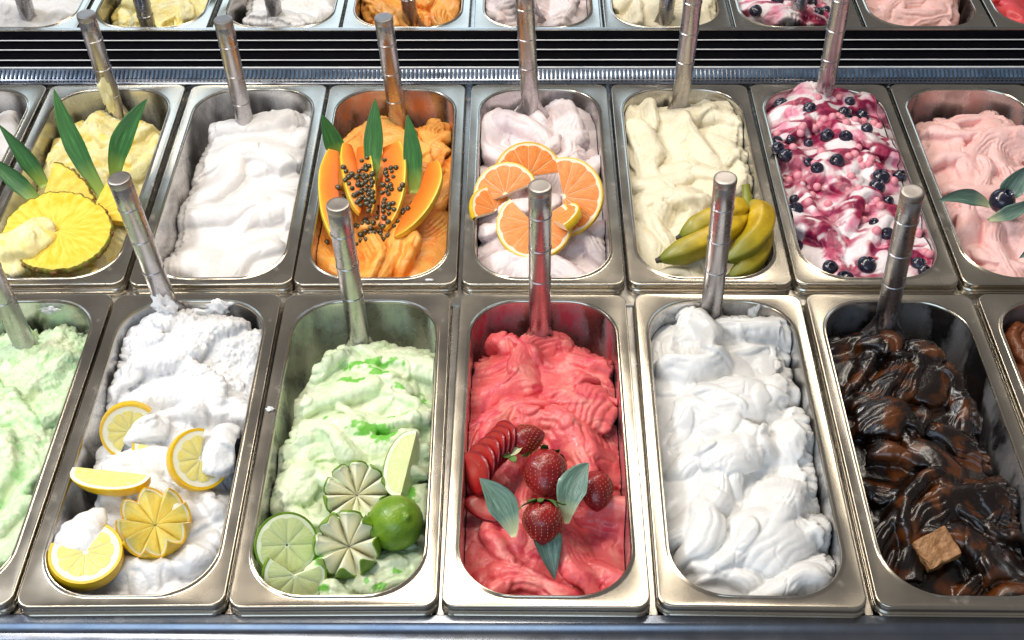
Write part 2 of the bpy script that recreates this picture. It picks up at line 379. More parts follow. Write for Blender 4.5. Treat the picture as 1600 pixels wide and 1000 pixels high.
    for _ in range(det[0]):
        cx, cy = rng.uniform(-64, 64), rng.uniform(-162, 162); ww = rng.uniform(det[1], det[2]); ll = ww*rng.uniform(1.2, 2.8); h = rng.uniform(det[3], det[4])
        a = math.radians(ang[0] + rng.uniform(-ang[1], ang[1])*1.3); ca, sa = math.cos(a), math.sin(a); bd = rng.uniform(-bend, bend)*3; tl = rng.uniform(-.1, .3)
        sel = (np.abs(wx-cx) < 34) & (np.abs(wy-cy) < 34)
        dx, dy = wx[sel]-cx, wy[sel]-cy; pp = dx*ca + dy*sa; q = -dx*sa + dy*ca - bd*pp*pp
        d2 = (pp/ll)**2 + (q/ww)**2; z = HB[sel] + h*(np.clip(1-d2, 0, 1)**dpow - .45) + tl*pp*.5
        H[sel] = np.where(d2 < 1, np.maximum(H[sel], z), H[sel])
    cn = fbm(wx/26, wy/30, seed+80, 2); H = H - crease*np.exp(-(cn/.035)**2)*sstep(-.1, .25, fbm(Xg/31, Y/31, seed+83, 2))
    H = blur(H, soft)
    # outline of the mass inside the pan
    jn = 1.4*jag*fbm(Xg/27, Y/27, seed+40, 4)
    d = np.minimum(np.minimum(Xg + 69 - ip(left), 69 - ip(right) - Xg), Ln + 1 - (rear if np.isscalar(rear) else np.interp(Xg, [a for a, _ in rear], [b for _, b in rear])) - Y) + jn
    if front: d = np.minimum(d, Y + Ln + 1 - front + jn)
    drop = sstep(0, 9, -d)
    H = H - 5*sstep(0, 5, 5-d)
    H = H*(1-drop) + np.minimum(H, -104.0)*drop
    rr = rough + rough_rear*sstep(10, 70, Y)
    H = H + rr*2.2*fbm(Xg/7, Y/7, seed+50, 3) + rr*1.5*np.abs(pnoise(Xg/3.2, Y/3.2, seed+60))
    # lips that hang over: points above their surroundings slide downhill, hollows slide under
    B = blur(H, 9); gy, gx = np.gradient(blur(H, 4)); 
    dxm = (2*W/(nx-1)); dym = (2*Ln/(ny-1))
    gx = gx/dxm; gy = gy/dym; gm = np.sqrt(gx*gx + gy*gy) + 1e-6
    k = over*np.clip(H-B, -5, 5)*np.minimum(gm, 1.6)/gm
    Xo = Xg - k*gx; Yo = Y - k*gy
    shrink = 1 - 0.045*np.clip(-H, 0, 120)/120
    lim = hw[:, None]*shrink
    Xo = np.clip(Xo*shrink, -lim, lim); Yo = np.clip(Yo, -Ln, Ln)*(1 - 0.018*np.clip(-H, 0, 120)/120)
    V = np.stack([Xo, Yo, H], -1).reshape(-1, 3)
    idx = np.arange(nx*ny).reshape(ny, nx)
    F = np.stack([idx[:-1, :-1], idx[:-1, 1:], idx[1:, 1:], idx[1:, :-1]], -1).reshape(-1, 4)
    me = bpy.data.meshes.new('ice_cream')
    me.vertices.add(len(V)); me.vertices.foreach_set('co', (V*MM).astype(np.float32).ravel())
    me.loops.add(F.size); me.loops.foreach_set('vertex_index', F.astype(np.int32).ravel())
    me.polygons.add(len(F)); me.polygons.foreach_set('loop_start', np.arange(0, F.size, 4, dtype=np.int32))
    me.polygons.foreach_set('use_smooth', np.ones(len(F), bool))
    me.update(calc_edges=True); me.validate()
    C = np.ones((ny, nx, 4), np.float32); C[..., :3] = np.array(colour)
    tone = 1 + 0.05*fbm(wx/30, wy/30, seed+70, 2)
    C[..., :3] *= tone[..., None]
    if paint is not None: paint(C, Xg, Y, wx, wy, H)
    C = np.clip(C, 0, 0.95)
    at = me.attributes.new('pigment', 'FLOAT_COLOR', 'POINT'); at.data.foreach_set('color', C.reshape(-1).astype(np.float32))
    me.materials.append(M[mat])
    o = ob('ice_cream', me); o.matrix_world = PM(p)
    tag(o, label, 'ice cream')
    g = Ice(); g.H = blur(H, 2); g.yy = yy; g.u = u; g.hw = hw; GEL[p] = g
    return o
def hz(p, x, y):
    g = GEL[p]; j = int(np.clip(np.searchsorted(g.yy, y), 0, len(g.yy)-1)); i = int(np.clip((x/g.hw[j]+1)/2*(len(g.u)-1), 0, len(g.u)-1))
    return float(g.H[j, i])
def mixc(C, m, col):
    for k in range(3): C[..., k] = C[..., k]*(1-m) + col[k]*m

def paint_lime(C, X, Y, wx, wy, H):
    pale = sstep(0.0, 0.35, fbm(wx/26, wy/26, 91, 3)); mixc(C, 0.55*pale, (.82, .82, .62))
    pg = sstep(0.05, 0.4, fbm(wx/18, wy/18, 95, 2)); mixc(C, 0.45*pg, (.60, .80, .44))
    m = np.zeros_like(X) - 1
    for (cx, cy, rx, ry) in ((8, 92, 30, 9), (18, 78, 16, 6), (-6, 68, 14, 5), (38, 62, 8, 5), (16, 12, 20, 9), (24, 2, 14, 8), (44, 30, 7, 5), (30, 28, 4, 3), (36, -148, 10, 6), (22, -143, 4, 4), (48, -135, 5, 4), (-20, -120, 5, 13), (-12, -150, 9, 5), (60, 56, 5, 14), (-30, 20, 4, 3), (55, -60, 6, 16)):
        m = np.maximum(m, 1 - np.sqrt(((wx-cx)/rx)**2 + ((wy-cy)/ry)**2))
    m = sstep(0.12, 0.42, m + 0.75*fbm(X/8, Y/6, 97, 3) - 0.02)
    mixc(C, 0.5*sstep(0.0, 1.0, blur(m, 12)), (.62, .84, .35)); mixc(C, m*0.92, (.13, .48, .03))
def paint_mint(C, X, Y, wx, wy, H):
    pale = sstep(-0.05, 0.3, fbm(wx/22, wy/22, 71, 3)); mixc(C, 0.6*pale, (.83, .85, .64))
    g = sstep(0.22, 0.42, fbm(wx/14, wy/14, 74, 3)); mixc(C, 0.6*g, (.36, .70, .30))
def paint_pine(C, X, Y, wx, wy, H):
    g = sstep(0.1, 0.45, fbm(wx/15, wy/15, 61, 3)); mixc(C, 0.75*g, (.88, .66, .12))
    g = sstep(0.0, 0.4, fbm(wx/24, wy/24, 64, 3)); mixc(C, 0.5*g, (.90, .86, .66))
def paint_pap(C, X, Y, wx, wy, H):
    g = sstep(0.0, 0.4, fbm(wx/20, wy/20, 51, 3)); mixc(C, 0.6*g, (.92, .50, .12))
    g = sstep(0.1, 0.45, fbm(wx/22, wy/22, 54, 3)); mixc(C, 0.6*g, (.86, .26, .03))
def paint_grape(C, X, Y, wx, wy, H):
    g = sstep(0.2, 0.5, fbm(wx/18, wy/18, 41, 3)); mixc(C, 0.5*g, (.85, .62, .58))
def paint_straw(C, X, Y, wx, wy, H):
    g = sstep(0.0, 0.45, fbm(wx/20, wy/20, 31, 3)); mixc(C, 0.6*g, (.90, .32, .27))
    g = sstep(0.12, 0.45, fbm(wx/17, wy/17, 34, 3)); mixc(C, 0.7*g, (.66, .06, .10))
def paint_berry(C, X, Y, wx, wy, H):
    pk = sstep(0.05, 0.4, fbm(wx/26, wy/34, 21, 3)); mixc(C, 0.85*pk, (.80, .22, .36))
    r = 1 - np.abs(fbm(wx/44, wy/28, 24, 3))*2.7
    dens = sstep(-0.45, 0.10, fbm(X/40, Y/40, 27, 2) + 0.25*sstep(-60, 120, Y) - 0.10)
    m = sstep(0.30, 0.68, r)*dens
    for (cx, cy, rx, ry) in ((-30, -105, 10, 40), (-22, -60, 16, 18), (-50, 20, 18, 34), (-20, -140, 18, 14)):
        q = 1 - np.sqrt(((wx-cx)/rx)**2 + ((wy-cy)/ry)**2); m = np.maximum(m, 0.85*sstep(0.0, 0.5, q + 0.8*fbm(X/8, Y/8, 29, 3)))
    mixc(C, 0.95*m, (.40, .004, .065)); mixc(C, 0.8*sstep(0.72, 0.95, m*(0.9+0.6*fbm(X/10, Y/10, 33, 2))), (.16, .0, .04))
def paint_choc(C, X, Y, wx, wy, H):
    g = sstep(-0.05, 0.45, fbm(wx/22, wy/22, 11, 3)); mixc(C, 0.85*g, (.12, .032, .004))  # amber patches: warm highlights painted into the chocolate colour
def paint_ban(C, X, Y, wx, wy, H):
    g = sstep(0.15, 0.5, fbm(wx/16, wy/16, 15, 3)); mixc(C, 0.5*g, (.80, .68, .44))
    sp = sstep(0.52, 0.60, pnoise(X/4.0, Y/4.0, 18)); mixc(C, 0.5*sp, (.35, .24, .12))
def paint_white(C, X, Y, wx, wy, H):
    g = sstep(0.0, 0.5, fbm(wx/30, wy/30, 5, 2)); mixc(C, 0.4*g, (.86, .80, .78))
def paint_pink(C, X, Y, wx, wy, H):
    g = sstep(0.0, 0.45, fbm(wx/20, wy/20, 8, 3)); mixc(C, 0.6*g, (.88, .48, .44))

ice_cream('mint', (.62, .77, .50), [(-168, -18), (60, -16), (120, -12), (150, -30)], rear=14, n=44, size=(12, 22), asp=(1.2, 2.2), det=(110, 4, 10, 2.5, 6), rough=0.5, rough_rear=.4, paint=paint_mint, seed=2,
          label='pale mint green ice cream in the pan at the far left of the front row')
ice_cream('lemon', (.78, .78, .79), [(-168, -26), (-60, -18), (20, -12), (110, -2), (150, -8)], left=[(-168, -10), (-90, 8), (-70, 20), (0, 14), (60, 8), (140, 10)], right=-14, rear=[(-60, 34), (-30, 10), (-5, 16), (30, 24), (60, 30)], n=22, size=(18, 32), asp=(1.2, 2), hgt=(10, 20), det=(120, 4, 11, 3, 7), ang=(0, 50), rough=0.15, rough_rear=.7,
          extra=[(-48, -112, 28, 18, 70, 24, 24, 0, 0), (-16, -26, 34, 20, 10, 18, 6, 0, 0), (54, -24, 24, 18, 70, 24, 24, 0, 0), (-14, 0, 22, 15, 20, 20, 16, 0, 0), (-28, 146, 16, 13, 90, 18, 8, 0, 0)], paint=None, seed=3, jag=7,
          label='fluffy white ice cream under lemon slices, crumbly towards the back')
ice_cream('lime', (.69, .78, .54), [(-168, -30), (-100, -24), (0, -16), (90, -10), (122, -16), (150, -40)], left=[(-168, 2), (-70, 6), (-35, 2), (-8, 2), (0, 15), (70, 14), (85, 32), (150, 34)], right=-14, rear=42, n=26, size=(16, 28), asp=(1.3, 2.2), det=(70, 4, 11, 3, 6), ang=(0, 50), rough=0.3, paint=paint_lime, seed=4, mat='gel_wet', hgt=(12, 22), off=(-8, 4),
          extra=[(-50, -45, 30, 22, 60, 18, 4, 0, 0), (40, -140, 34, 14, 20, 16, 4, 0.008, 0), (-6, -148, 26, 12, 150, 14, 3, 0.01, 0), (60, -62, 22, 13, 80, 16, 6, 0, 0), (-14, -126, 18, 8, 30, 12, 8, 0, 0)],
          label='pale green lime ice cream with bright green sauce spots')
ice_cream('straw', (.82, .14, .145), [(-168, -26), (-60, -18), (40, -12), (105, -12), (130, -22), (155, -50)], left=[(-168, -14), (60, -8), (110, 2), (140, 22)], right=[(-168, -14), (60, -8), (110, 4), (140, 14)], rear=32, n=24, size=(18, 34), asp=(1.2, 2.2), hgt=(20, 36), off=(-13, 4), rough=0.14, stri=1.3, det=(26, 5, 12, 3, 7), over=1.1, paint=paint_straw, seed=15, mat='gel_wet', ang=(40, 90),
          extra=[(38, 42, 30, 28, 60, 20, 4, 0, 0)], label='bright red strawberry ice cream in thick glossy folds')
ice_cream('mer', (.80, .79, .77), [(-168, -24), (-80, -10), (60, -8), (130, -4), (160, -10)], left=[(-168, -14), (160, -14)], right=[(-168, -10), (-140, 0), (-120, 8), (-60, 12), (20, 12), (80, 16), (150, 6)], rear=[(-60, 4), (-20, 12), (10, 26), (40, 18), (60, 22)], n=18, size=(22, 40), asp=(1.2, 1.9), hgt=(20, 36), off=(-12, 4), rough=0.05, stri=0.9, sfreq=.4, mat='gel_smooth', soft=1, over=1.1, paint=None, seed=6, det=(24, 6, 15, 3, 7), warp=(6, 0.4), ang=(60, 80), bend=0.014, jag=6,
          extra=[(18, -108, 40, 36, 40, 26, 4, 0, 0), (-36, -100, 36, 18, 70, 22, 2, 0.01, 0), (-6, -20, 34, 26, 20, 22, 5, 0, 0), (5, 45, 40, 28, 10, 22, 3, 0, 0), (44, 60, 20, 16, 60, 18, 3, 0, 0)],
          label='glossy white ice cream in big soft billows, beside the strawberry pan')
ice_cream('choc', (.008, .0028, .0012), [(-168, -44), (-80, -24), (40, -14), (110, -12), (140, -22), (160, -60)], left=[(-168, -14), (100, -8), (150, 4)], right=[(-168, -8), (-100, 0), (-60, 10), (40, 20), (100, 36), (150, 70)], rear=24, n=22, size=(16, 30), asp=(1.3, 2.4), hgt=(16, 28), rough=0.05, stri=1.8, sfreq=.42, paint=paint_choc, seed=7, det=(26, 6, 13, 2.5, 6), off=(-9, 5), mat='gel_choc', ang=(70, 100), bend=0.02, warp=(8, 0.6),
          extra=[(-30, 28, 27, 27, 30, 24, 8, 0, 0), (-12, 120, 26, 18, 20, 18, 10, 0.01, 0), (18, 70, 32, 24, 30, 20, 2, 0.01, 0), (5, -25, 36, 20, 110, 22, 4, 0.01, 0)], label='dark glossy chocolate ice cream with swirled ridges')
ice_cream('last', (.20, .055, .015), [(-168, -24), (120, -12), (150, -20)], rear=24, n=26, rough=0.2, paint=None, seed=8, mat='gel_wet', stri=1.6, hgt=(12, 24), label='reddish brown ice cream cut off at the right edge of the front row')
ice_cream('w0', (.79, .76, .74), [(-168, -26), (90, -16), (130, -14), (155, -34)], rear=22, right=[(-168, 2), (80, 6), (120, 18), (150, 30)], n=20, size=(20, 34), rough=0.2, seed=9, nx=80, ny=180, label='white ice cream cut off at the left edge of the back row')
ice_cream('pine', (.86, .76, .36), [(-168, -22), (0, -18), (100, -16), (140, -30)], left=[(-168, -14), (0, 0), (100, 12), (150, 22)], right=-14, rear=26, n=30, size=(14, 26), asp=(1.3, 2.3), hgt=(8, 16), det=(40, 4, 9, 2, 4), rough=0.3, stri=1.2, paint=paint_pine, seed=10,
          extra=[(-40, -134, 44, 20, 36, 26, 36, 0, 0), (-52, -150, 34, 22, 20, 24, 26, 0, 0), (-22, -118, 22, 11, 45, 14, 38, 0, 0)], label='pale yellow pineapple ice cream under pineapple slices and leaves')
ice_cream('white', (.79, .76, .74), [(-168, -34), (-80, -32), (40, -24), (110, -14), (140, -22)], left=[(-168, 10), (-60, 8), (40, 14), (120, 20)], right=-14, rear=[(-60, 48), (-10, 40), (20, 22), (60, 18)], n=12, size=(26, 46), asp=(1.2, 1.9), hgt=(13, 24), curl=(45, 110), mat='gel_smooth', soft=2, rough=0.02, rough_rear=.15, stri=0.3, sfreq=.3, paint=paint_white, seed=11, det=(8, 12, 22, 2, 4), crease=0.8, warp=(6, 0.4), ang=(30, 42), bend=0.006, off=(-5, 3),
          label='smooth plain white ice cream in the back row, left of the papaya pan')
ice_cream('pap', (.90, .40, .08), [(-168, -26), (-60, -20), (60, -14), (100, -14), (130, -34)], left=[(-168, -14), (60, -8), (110, 18), (150, 24)], right=[(-168, -14), (60, -8), (150, 14)], rear=28, n=24, size=(16, 32), asp=(1.3, 2.3), hgt=(12, 22), rough=0.12, stri=1.8, sfreq=.42, paint=paint_pap, seed=12, ang=(70, 60), mat='gel_wet',
          label='orange papaya ice cream under papaya slices')
ice_cream('grape', (.80, .70, .71), [(-168, -22), (0, -16), (110, -8), (145, -12)], left=[(-168, -14), (100, -8), (150, 4)], right=[(-168, -14), (100, -10), (150, 4)], rear=[(-60, 30), (-20, 14), (10, 18), (60, 20)], n=24, size=(16, 32), asp=(1.3, 2.2), hgt=(12, 22), rough=0.18, stri=1.4, sfreq=.42, paint=paint_grape, seed=13, ang=(80, 50), extra=[(-24, -62, 20, 9, 15, 12, 26, 0, 0), (4, -48, 14, 11, 60, 12, 22, 0, 0), (-52, -78, 16, 10, 20, 12, 12, 0, 0)],
          label='very pale pink ice cream under grapefruit slices')
ice_cream('ban', (.80, .73, .55), [(-168, -22), (-60, -12), (60, -4), (120, -2), (150, -8)], left=[(-168, -14), (150, -6)], right=[(-168, -4), (-60, 8), (60, 6), (150, 6)], rear=[(-60, 14), (0, 12), (40, 10), (60, 14)], n=28, size=(15, 30), asp=(1.3, 2.4), hgt=(9, 18), det=(30, 4, 10, 2, 4), rough=0.15, stri=1.0, paint=paint_ban, seed=14, ang=(60, 90),
          label='cream coloured banana ice cream, rippled and level with the rim')
ice_cream('berry', (.82, .74, .76), [(-168, -16), (-80, -6), (40, 2), (120, 4), (155, -2)], left=[(-168, -14), (150, -6)], right=[(-168, -14), (150, -6)], rear=4, n=20, size=(18, 32), hgt=(8, 16), rough=0.08, stri=0.6, paint=paint_berry, seed=5, mat='gel_wet', crown=9,
          extra=[(-4, 150, 18, 14, 90, 16, 8, 0, 0)], label='white ice cream marbled with dark red blueberry sauce, heaped to the rim')
ice_cream('pink', (.88, .56, .53), [(-168, -24), (-60, -18), (60, -12), (110, -8), (140, -20)], left=[(-168, -14), (60, -8), (80, 14), (150, 26)], right=[(-168, -14), (60, 2), (110, 18), (150, 30)], rear=24, n=28, size=(14, 28), asp=(1.3, 2.4), hgt=(11, 21), rough=0.12, stri=1.7, sfreq=.5, paint=paint_pink, seed=16, ang=(30, 80),
          label='soft pink ice cream in folded ridges at the right of the back row')
ice_cream('red', (.75, .08, .09), [(-168, -24), (120, -10), (150, -18)], rear=16, n=24, seed=17, nx=70, ny=160, paint=None, mat='gel_wet', label='red ice cream glimpsed only in the mirror at the top right')

# ------------------------------------------------------------------ spatulas
def make_spatula(Hh):
    pr = [(8.0, -14), (9.6, 0), (10.4, 14), (10.3, Hh-110)]
    for zc in (Hh-109, Hh-71, Hh-33):
        pr += [(10.3, zc-1.6), (10.9, zc-0.8), (10.9, zc+0.6), (10.2, zc+1.4), (10.35, zc+3)]
    pr += [(10.35, Hh-9), (9.9, Hh-8.2), (9.9, Hh-7.4), (10.4, Hh-6.8)]
    hv = lathe(pr, 28)
    cp = lathe([(10.4, Hh-6.8), (10.6, Hh-5.6), (10.6, Hh-1.6), (10.2, Hh-0.6), (9.2, Hh-0.1), (7.5, Hh-0.15), (3, Hh-0.3)], 28)
    prof = [(16, 8.5, 5.0), (6, 10.5, 4.2), (-4, 14, 3.2), (-14, 20, 2.2), (-26, 25.5, 1.5), (-45, 28, 1.2), (-72, 27, 1.1), (-84, 22, 1.0), (-88, 14, 0.8)]
    V = []; nseg = 9
    for z, w, t in prof:
        for sgn in (1, -1):
            rng_ = range(nseg) if sgn == 1 else range(nseg-1, -1, -1)
            for k in rng_:
                s = -1 + 2*k/(nseg-1)
                V.append((w*s, -sgn*t*math.sqrt(max(0.03, 1-s*s)) - 4*(1-s*s)*(0 if z > -6 else min(1, (-6-z)/30)), z))
    n = nseg*2
    F = grid_faces(len(prof), n, False, True) + [tuple(range(n)), tuple(range((len(prof)-1)*n, len(prof)*n))[::-1]]
    return (fixed_mesh('handle', *hv, M['handle'], True, 35), fixed_mesh('end_cap', *cp, M['cap'], True, 35), fixed_mesh('blade', V, F, M['handle'], True, 60))
SP = {}
def spatula(p, x, y, z, top, dx, dy, label, face=0):
    key = round((top-z)/10)*10
    if key not in SP: SP[key] = make_spatula(key)
    ax = Vector((dx, dy, top-z)).normalized()
    m = L(p, x, y, z) @ frame(ax, (math.cos(math.radians(face)), math.sin(math.radians(face)), 0))
    e = empty('spatula', m, label, 'spatula', 'steel serving spatulas standing in the pans')
    h, c, b = SP[key]
    ob('handle', h, e); ob('end_cap', c, e); ob('blade', b, e)
spatula('mint', 3, 127, -20, 148, -10, 4, 'steel spatula standing in the mint green ice cream at the left edge', 20)
spatula('lemon', -28, 161, 0, 158, -12, 0, 'steel spatula leaning left in the white ice cream with lemon slices', 25)
spatula('lime', -6.5, 133, -18, 153, -4, 0, 'steel spatula standing in the lime ice cream')
spatula('straw', -3, 141, -14, 165, -2, 0, 'steel spatula standing in the red strawberry ice cream')
spatula('mer', -7, 160, -10, 156, -5, 0, 'steel spatula standing in the glossy white ice cream of the front row')
spatula('choc', -10, 141, 0, 156, -9, 0, 'steel spatula standing in the dark chocolate ice cream', -10)
spatula('pine', -1, 149, -15, 115, -4, 0, 'steel spatula standing in the yellow pineapple ice cream', 10)
spatula('white', -10.5, 118, -14, 122, -3, 0, 'steel spatula standing in the plain white ice cream of the back row', 15)
spatula('pap', 2.6, 124, -15, 128, -7, 0, 'steel spatula standing in the orange papaya ice cream')
spatula('grape', -11, 132, 5, 165, -8, 0, 'steel spatula standing in the pale pink grapefruit ice cream')
spatula('ban', -1, 142, -4, 163, 2, 0, 'steel spatula standing in the cream coloured banana ice cream')
spatula('berry', 1.3, 147, 6, 165, -3, 0, 'steel spatula standing in the blueberry swirl ice cream')
spatula('w0', 0, 120, -14, 140, 4, 0, 'steel spatula in the left end pan of the back row, seen in the mirror')
#MORE
# ------------------------------------------------------------------ fruit materials
M['lemon_rind'] = simple('lemon_rind', (.80, .46, .004), (.86, .56, .012), rough=.38, scale=180, sss=.1, bstr=.25, bdist=.0006, bscale=500, coat=.15)
M['lemon_pith'] = simple('lemon_pith', (.86, .80, .58), (.90, .86, .70), rough=.5, sss=.2)
M['lemon_flesh'] = simple('lemon_flesh', (.86, .68, .13), (.90, .80, .36), rough=.36, scale=160, sss=.4, sssr=.006, bstr=.4, bdist=.0012, bscale=420, coat=.05, spec=.3, radial=(14, 130))
M['lime_rind'] = simple('lime_rind', (.10, .22, .01), (.22, .36, .02), rough=.32, scale=70, sss=.05, bstr=.6, bdist=.0009, bscale=420, coat=.1)
M['lime_pith'] = simple('lime_pith', (.72, .80, .52), (.82, .86, .64), rough=.5, sss=.2)
M['lime_flesh'] = simple('lime_flesh', (.58, .68, .26), (.72, .78, .44), rough=.36, scale=150, sss=.4, sssr=.006, bstr=.4, bdist=.0012, bscale=400, coat=.05, spec=.3, radial=(14, 130))
M['lime_cream'] = simple('lime_cream_flesh', (.80, .77, .52), (.88, .86, .70), rough=.36, scale=140, sss=.35, sssr=.005, bstr=.4, bdist=.001, bscale=380, coat=.05, spec=.3, radial=(10, 90))
M['grape_rind'] = simple('grapefruit_rind', (.84, .48, .01), (.88, .60, .03), rough=.36, scale=150, bstr=.25, bdist=.0005, bscale=500, coat=.15)
M['grape_pith'] = simple('grapefruit_pith', (.90, .74, .48), (.92, .82, .62), rough=.5, sss=.2)
M['grape_flesh'] = simple('grapefruit_flesh', (.80, .20, .03), (.87, .35, .10), rough=.36, scale=150, sss=.35, sssr=.005, bstr=.5, bdist=.0014, bscale=360, coat=.05, spec=.3, radial=(14, 130))
M['pine_flesh'] = simple('pineapple_flesh', (.78, .50, .02), (.90, .72, .14), rough=.36, scale=70, sss=.3, sssr=.006, bstr=.35, bdist=.0012, bscale=260, coat=.05, spec=.3, radial=(7, 60))
M['pine_rind'] = simple('pineapple_rind', (.20, .07, .015), (.34, .36, .05), rough=.6, scale=60, bstr=.5, bdist=.002)
M['pine_eye'] = simple('pineapple_eye', (.10, .03, .01), (.42, .20, .08), rough=.6, scale=300)
def leaf_mat(name, c0, c1, base):
    m, nt, b = new_mat(name); b.inputs['Roughness'].default_value = .32; b.inputs['Coat Weight'].default_value = .15
    n = noise_node(nt, 1.0, 4, .65); ac_ = nt.nodes.new('ShaderNodeAttribute'); ac_.attribute_name = 'across'; al_ = nt.nodes.new('ShaderNodeAttribute'); al_.attribute_name = 'along'
    cb = nt.nodes.new('ShaderNodeCombineXYZ'); m1 = nt.nodes.new('ShaderNodeMath'); m1.operation = 'MULTIPLY'; m1.inputs[1].default_value = 7.0; nt.links.new(ac_.outputs['Fac'], m1.inputs[0]); nt.links.new(m1.outputs[0], cb.inputs[0])
    m2 = nt.nodes.new('ShaderNodeMath'); m2.operation = 'MULTIPLY'; m2.inputs[1].default_value = 3.0; nt.links.new(al_.outputs['Fac'], m2.inputs[0]); nt.links.new(m2.outputs[0], cb.inputs[1])
    oi = nt.nodes.new('ShaderNodeObjectInfo'); nt.links.new(oi.outputs['Random'], cb.inputs[2]); nt.links.new(cb.outputs[0], n.inputs['Vector'])
    cr = ramp(nt, n.outputs['Fac'], [(.28, c0), (.55, c1), (.78, tuple(min(1, v*2.2) for v in c1))])
    uv = nt.nodes.new('ShaderNodeAttribute'); uv.attribute_name = 'along'
    mk = ramp(nt, uv.outputs['Fac'], [(0.0, (1, 1, 1)), (0.34, (0, 0, 0))])
    mx = nt.nodes.new('ShaderNodeMix'); mx.data_type = 'RGBA'
    nt.links.new(mk.outputs['Color'], mx.inputs[0]); nt.links.new(cr.outputs['Color'], mx.inputs[6]); mx.inputs[7].default_value = (*base, 1)
    nt.links.new(mx.outputs[2], b.inputs['Base Color'])
    w = nt.nodes.new('ShaderNodeAttribute'); w.attribute_name = 'across'
    mu = nt.nodes.new('ShaderNodeMath'); mu.operation = 'MULTIPLY'; mu.inputs[1].default_value = 70; nt.links.new(w.outputs['Fac'], mu.inputs[0])
    si = nt.nodes.new('ShaderNodeMath'); si.operation = 'SINE'; nt.links.new(mu.outputs[0], si.inputs[0]); bump(nt, b, si.outputs[0], .35, .0006)
    return m
M['leaf'] = leaf_mat('pineapple_leaf', (.018, .085, .02), (.045, .17, .035), (.38, .50, .08))
M['leaf_grey'] = leaf_mat('grey_green_leaf', (.06, .13, .09), (.16, .27, .21), (.62, .62, .34))
M['pap_flesh'] = simple('papaya_flesh', (.70, .60, .56), (1, 1, 1), rough=.36, scale=45, sss=.3, sssr=.006, bstr=.2, bdist=.001, bscale=200, coat=.05, spec=.3)
M['pap_skin'] = simple('papaya_skin', (.85, .55, .03), (.90, .66, .08), rough=.35, scale=60)
M['seed'] = simple('papaya_seed', (.035, .028, .012), (.09, .075, .03), rough=.18, scale=150, coat=.5)
M['ban_skin'] = simple('banana_skin', (.42, .26, .008), (.68, .46, .012), rough=.45, scale=75, bstr=.15, bdist=.0008, coat=.08, stretch=(1, 1, 1))
M['ban_tip'] = simple('banana_tip', (.02, .015, .01), (.07, .05, .02), rough=.6)
M['ban_green'] = simple('banana_stem', (.16, .20, .02), (.28, .28, .03), rough=.45, scale=60)
M['blue'] = simple('blueberry_skin', (.006, .006, .016), (.028, .026, .055), rough=.22, scale=110, coat=.4)
M['pearl'] = simple('pink_sugar_pearl', (.78, .26, .32), (.84, .36, .42), rough=.35, scale=60, sss=.2)
M['straw_skin'] = simple('strawberry_skin', (.17, .004, .010), (.33, .010, .013), rough=.32, scale=60, sss=.1, bstr=.6, bdist=.0016, bscale=190, coat=.2)
M['straw_cut'] = simple('strawberry_cut', (.36, .008, .008), (.55, .025, .018), rough=.38, scale=90, sss=.3, bstr=.3, bdist=.001, coat=.12)
nt = M['straw_cut'].node_tree; bs_ = nt.nodes['Principled BSDF']; tc_ = nt.nodes.new('ShaderNodeTexCoord'); ln_ = nt.nodes.new('ShaderNodeVectorMath'); ln_.operation = 'LENGTH'
nt.links.new(tc_.outputs['Object'], ln_.inputs[0]); cr_ = ramp(nt, mapr(nt, ln_.outputs['Value'], 0, .02, 0, 1).outputs['Result'], [(0, (.66, .20, .15)), (.35, (.50, .05, .04)), (.75, (.34, .010, .010))])
mx_ = nt.nodes.new('ShaderNodeMix'); mx_.data_type = 'RGBA'; mx_.inputs[0].default_value = .6; nt.links.new(bs_.inputs['Base Color'].links[0].from_socket, mx_.inputs[6]); nt.links.new(cr_.outputs['Color'], mx_.inputs[7]); nt.links.new(mx_.outputs[2], bs_.inputs['Base Color'])
M['straw_seed'] = simple('strawberry_seed', (.42, .17, .05), rough=.35)
M['calyx'] = simple('calyx', (.06, .15, .03), (.14, .24, .06), rough=.45, scale=120)
M['nougat'] = simple('nougat', (.30, .13, .045), (.46, .24, .10), rough=.5, scale=160, bstr=.8, bdist=.002, bscale=260)
M['splash'] = simple('white_ice_cream_splash', (.80, .80, .81), (.86, .86, .87), rough=.4, sss=.3, bstr=.4, bdist=.001)

# ------------------------------------------------------------------ citrus
def seg_mesh(R0, R1, a0, a1, t, m, nr=5, na=5, puff=0.7):
    V = []
    for sgn in (1, -1):
        for i in range(nr):
            for j in range(na):
                s, q = i/(nr-1), j/(na-1)
                r = R0 + (R1-R0)*(0.04+0.96*s); inset = 0.20/max(r, 1.5)
                a = a0 + inset + (a1-a0-2*inset)*q
                if i == nr-1: r -= 1.6*abs(2*q-1)**3
                e = min(s, 1-s, q, 1-q)*4; e = max(0, min(1, e))
                V.append((r*math.cos(a), r*math.sin(a), sgn*(t/2 + puff*(0.35+0.65*math.sqrt(e)) - 0.25)))
    F = grid_faces(nr, na) + [tuple(reversed(f)) for f in grid_faces(nr, na, off=nr*na)]
    per = [j for j in range(na)] + [i*na+na-1 for i in range(1, nr)] + [(nr-1)*na+j for j in range(na-2, -1, -1)] + [i*na for i in range(nr-2, 0, -1)]
    o = nr*na
    for k in range(len(per)):
        a, b = per[k], per[(k+1) % len(per)]; F.append((a, a+o, b+o, b))
    return fixed_mesh('segment', V, F, m, True, 55)
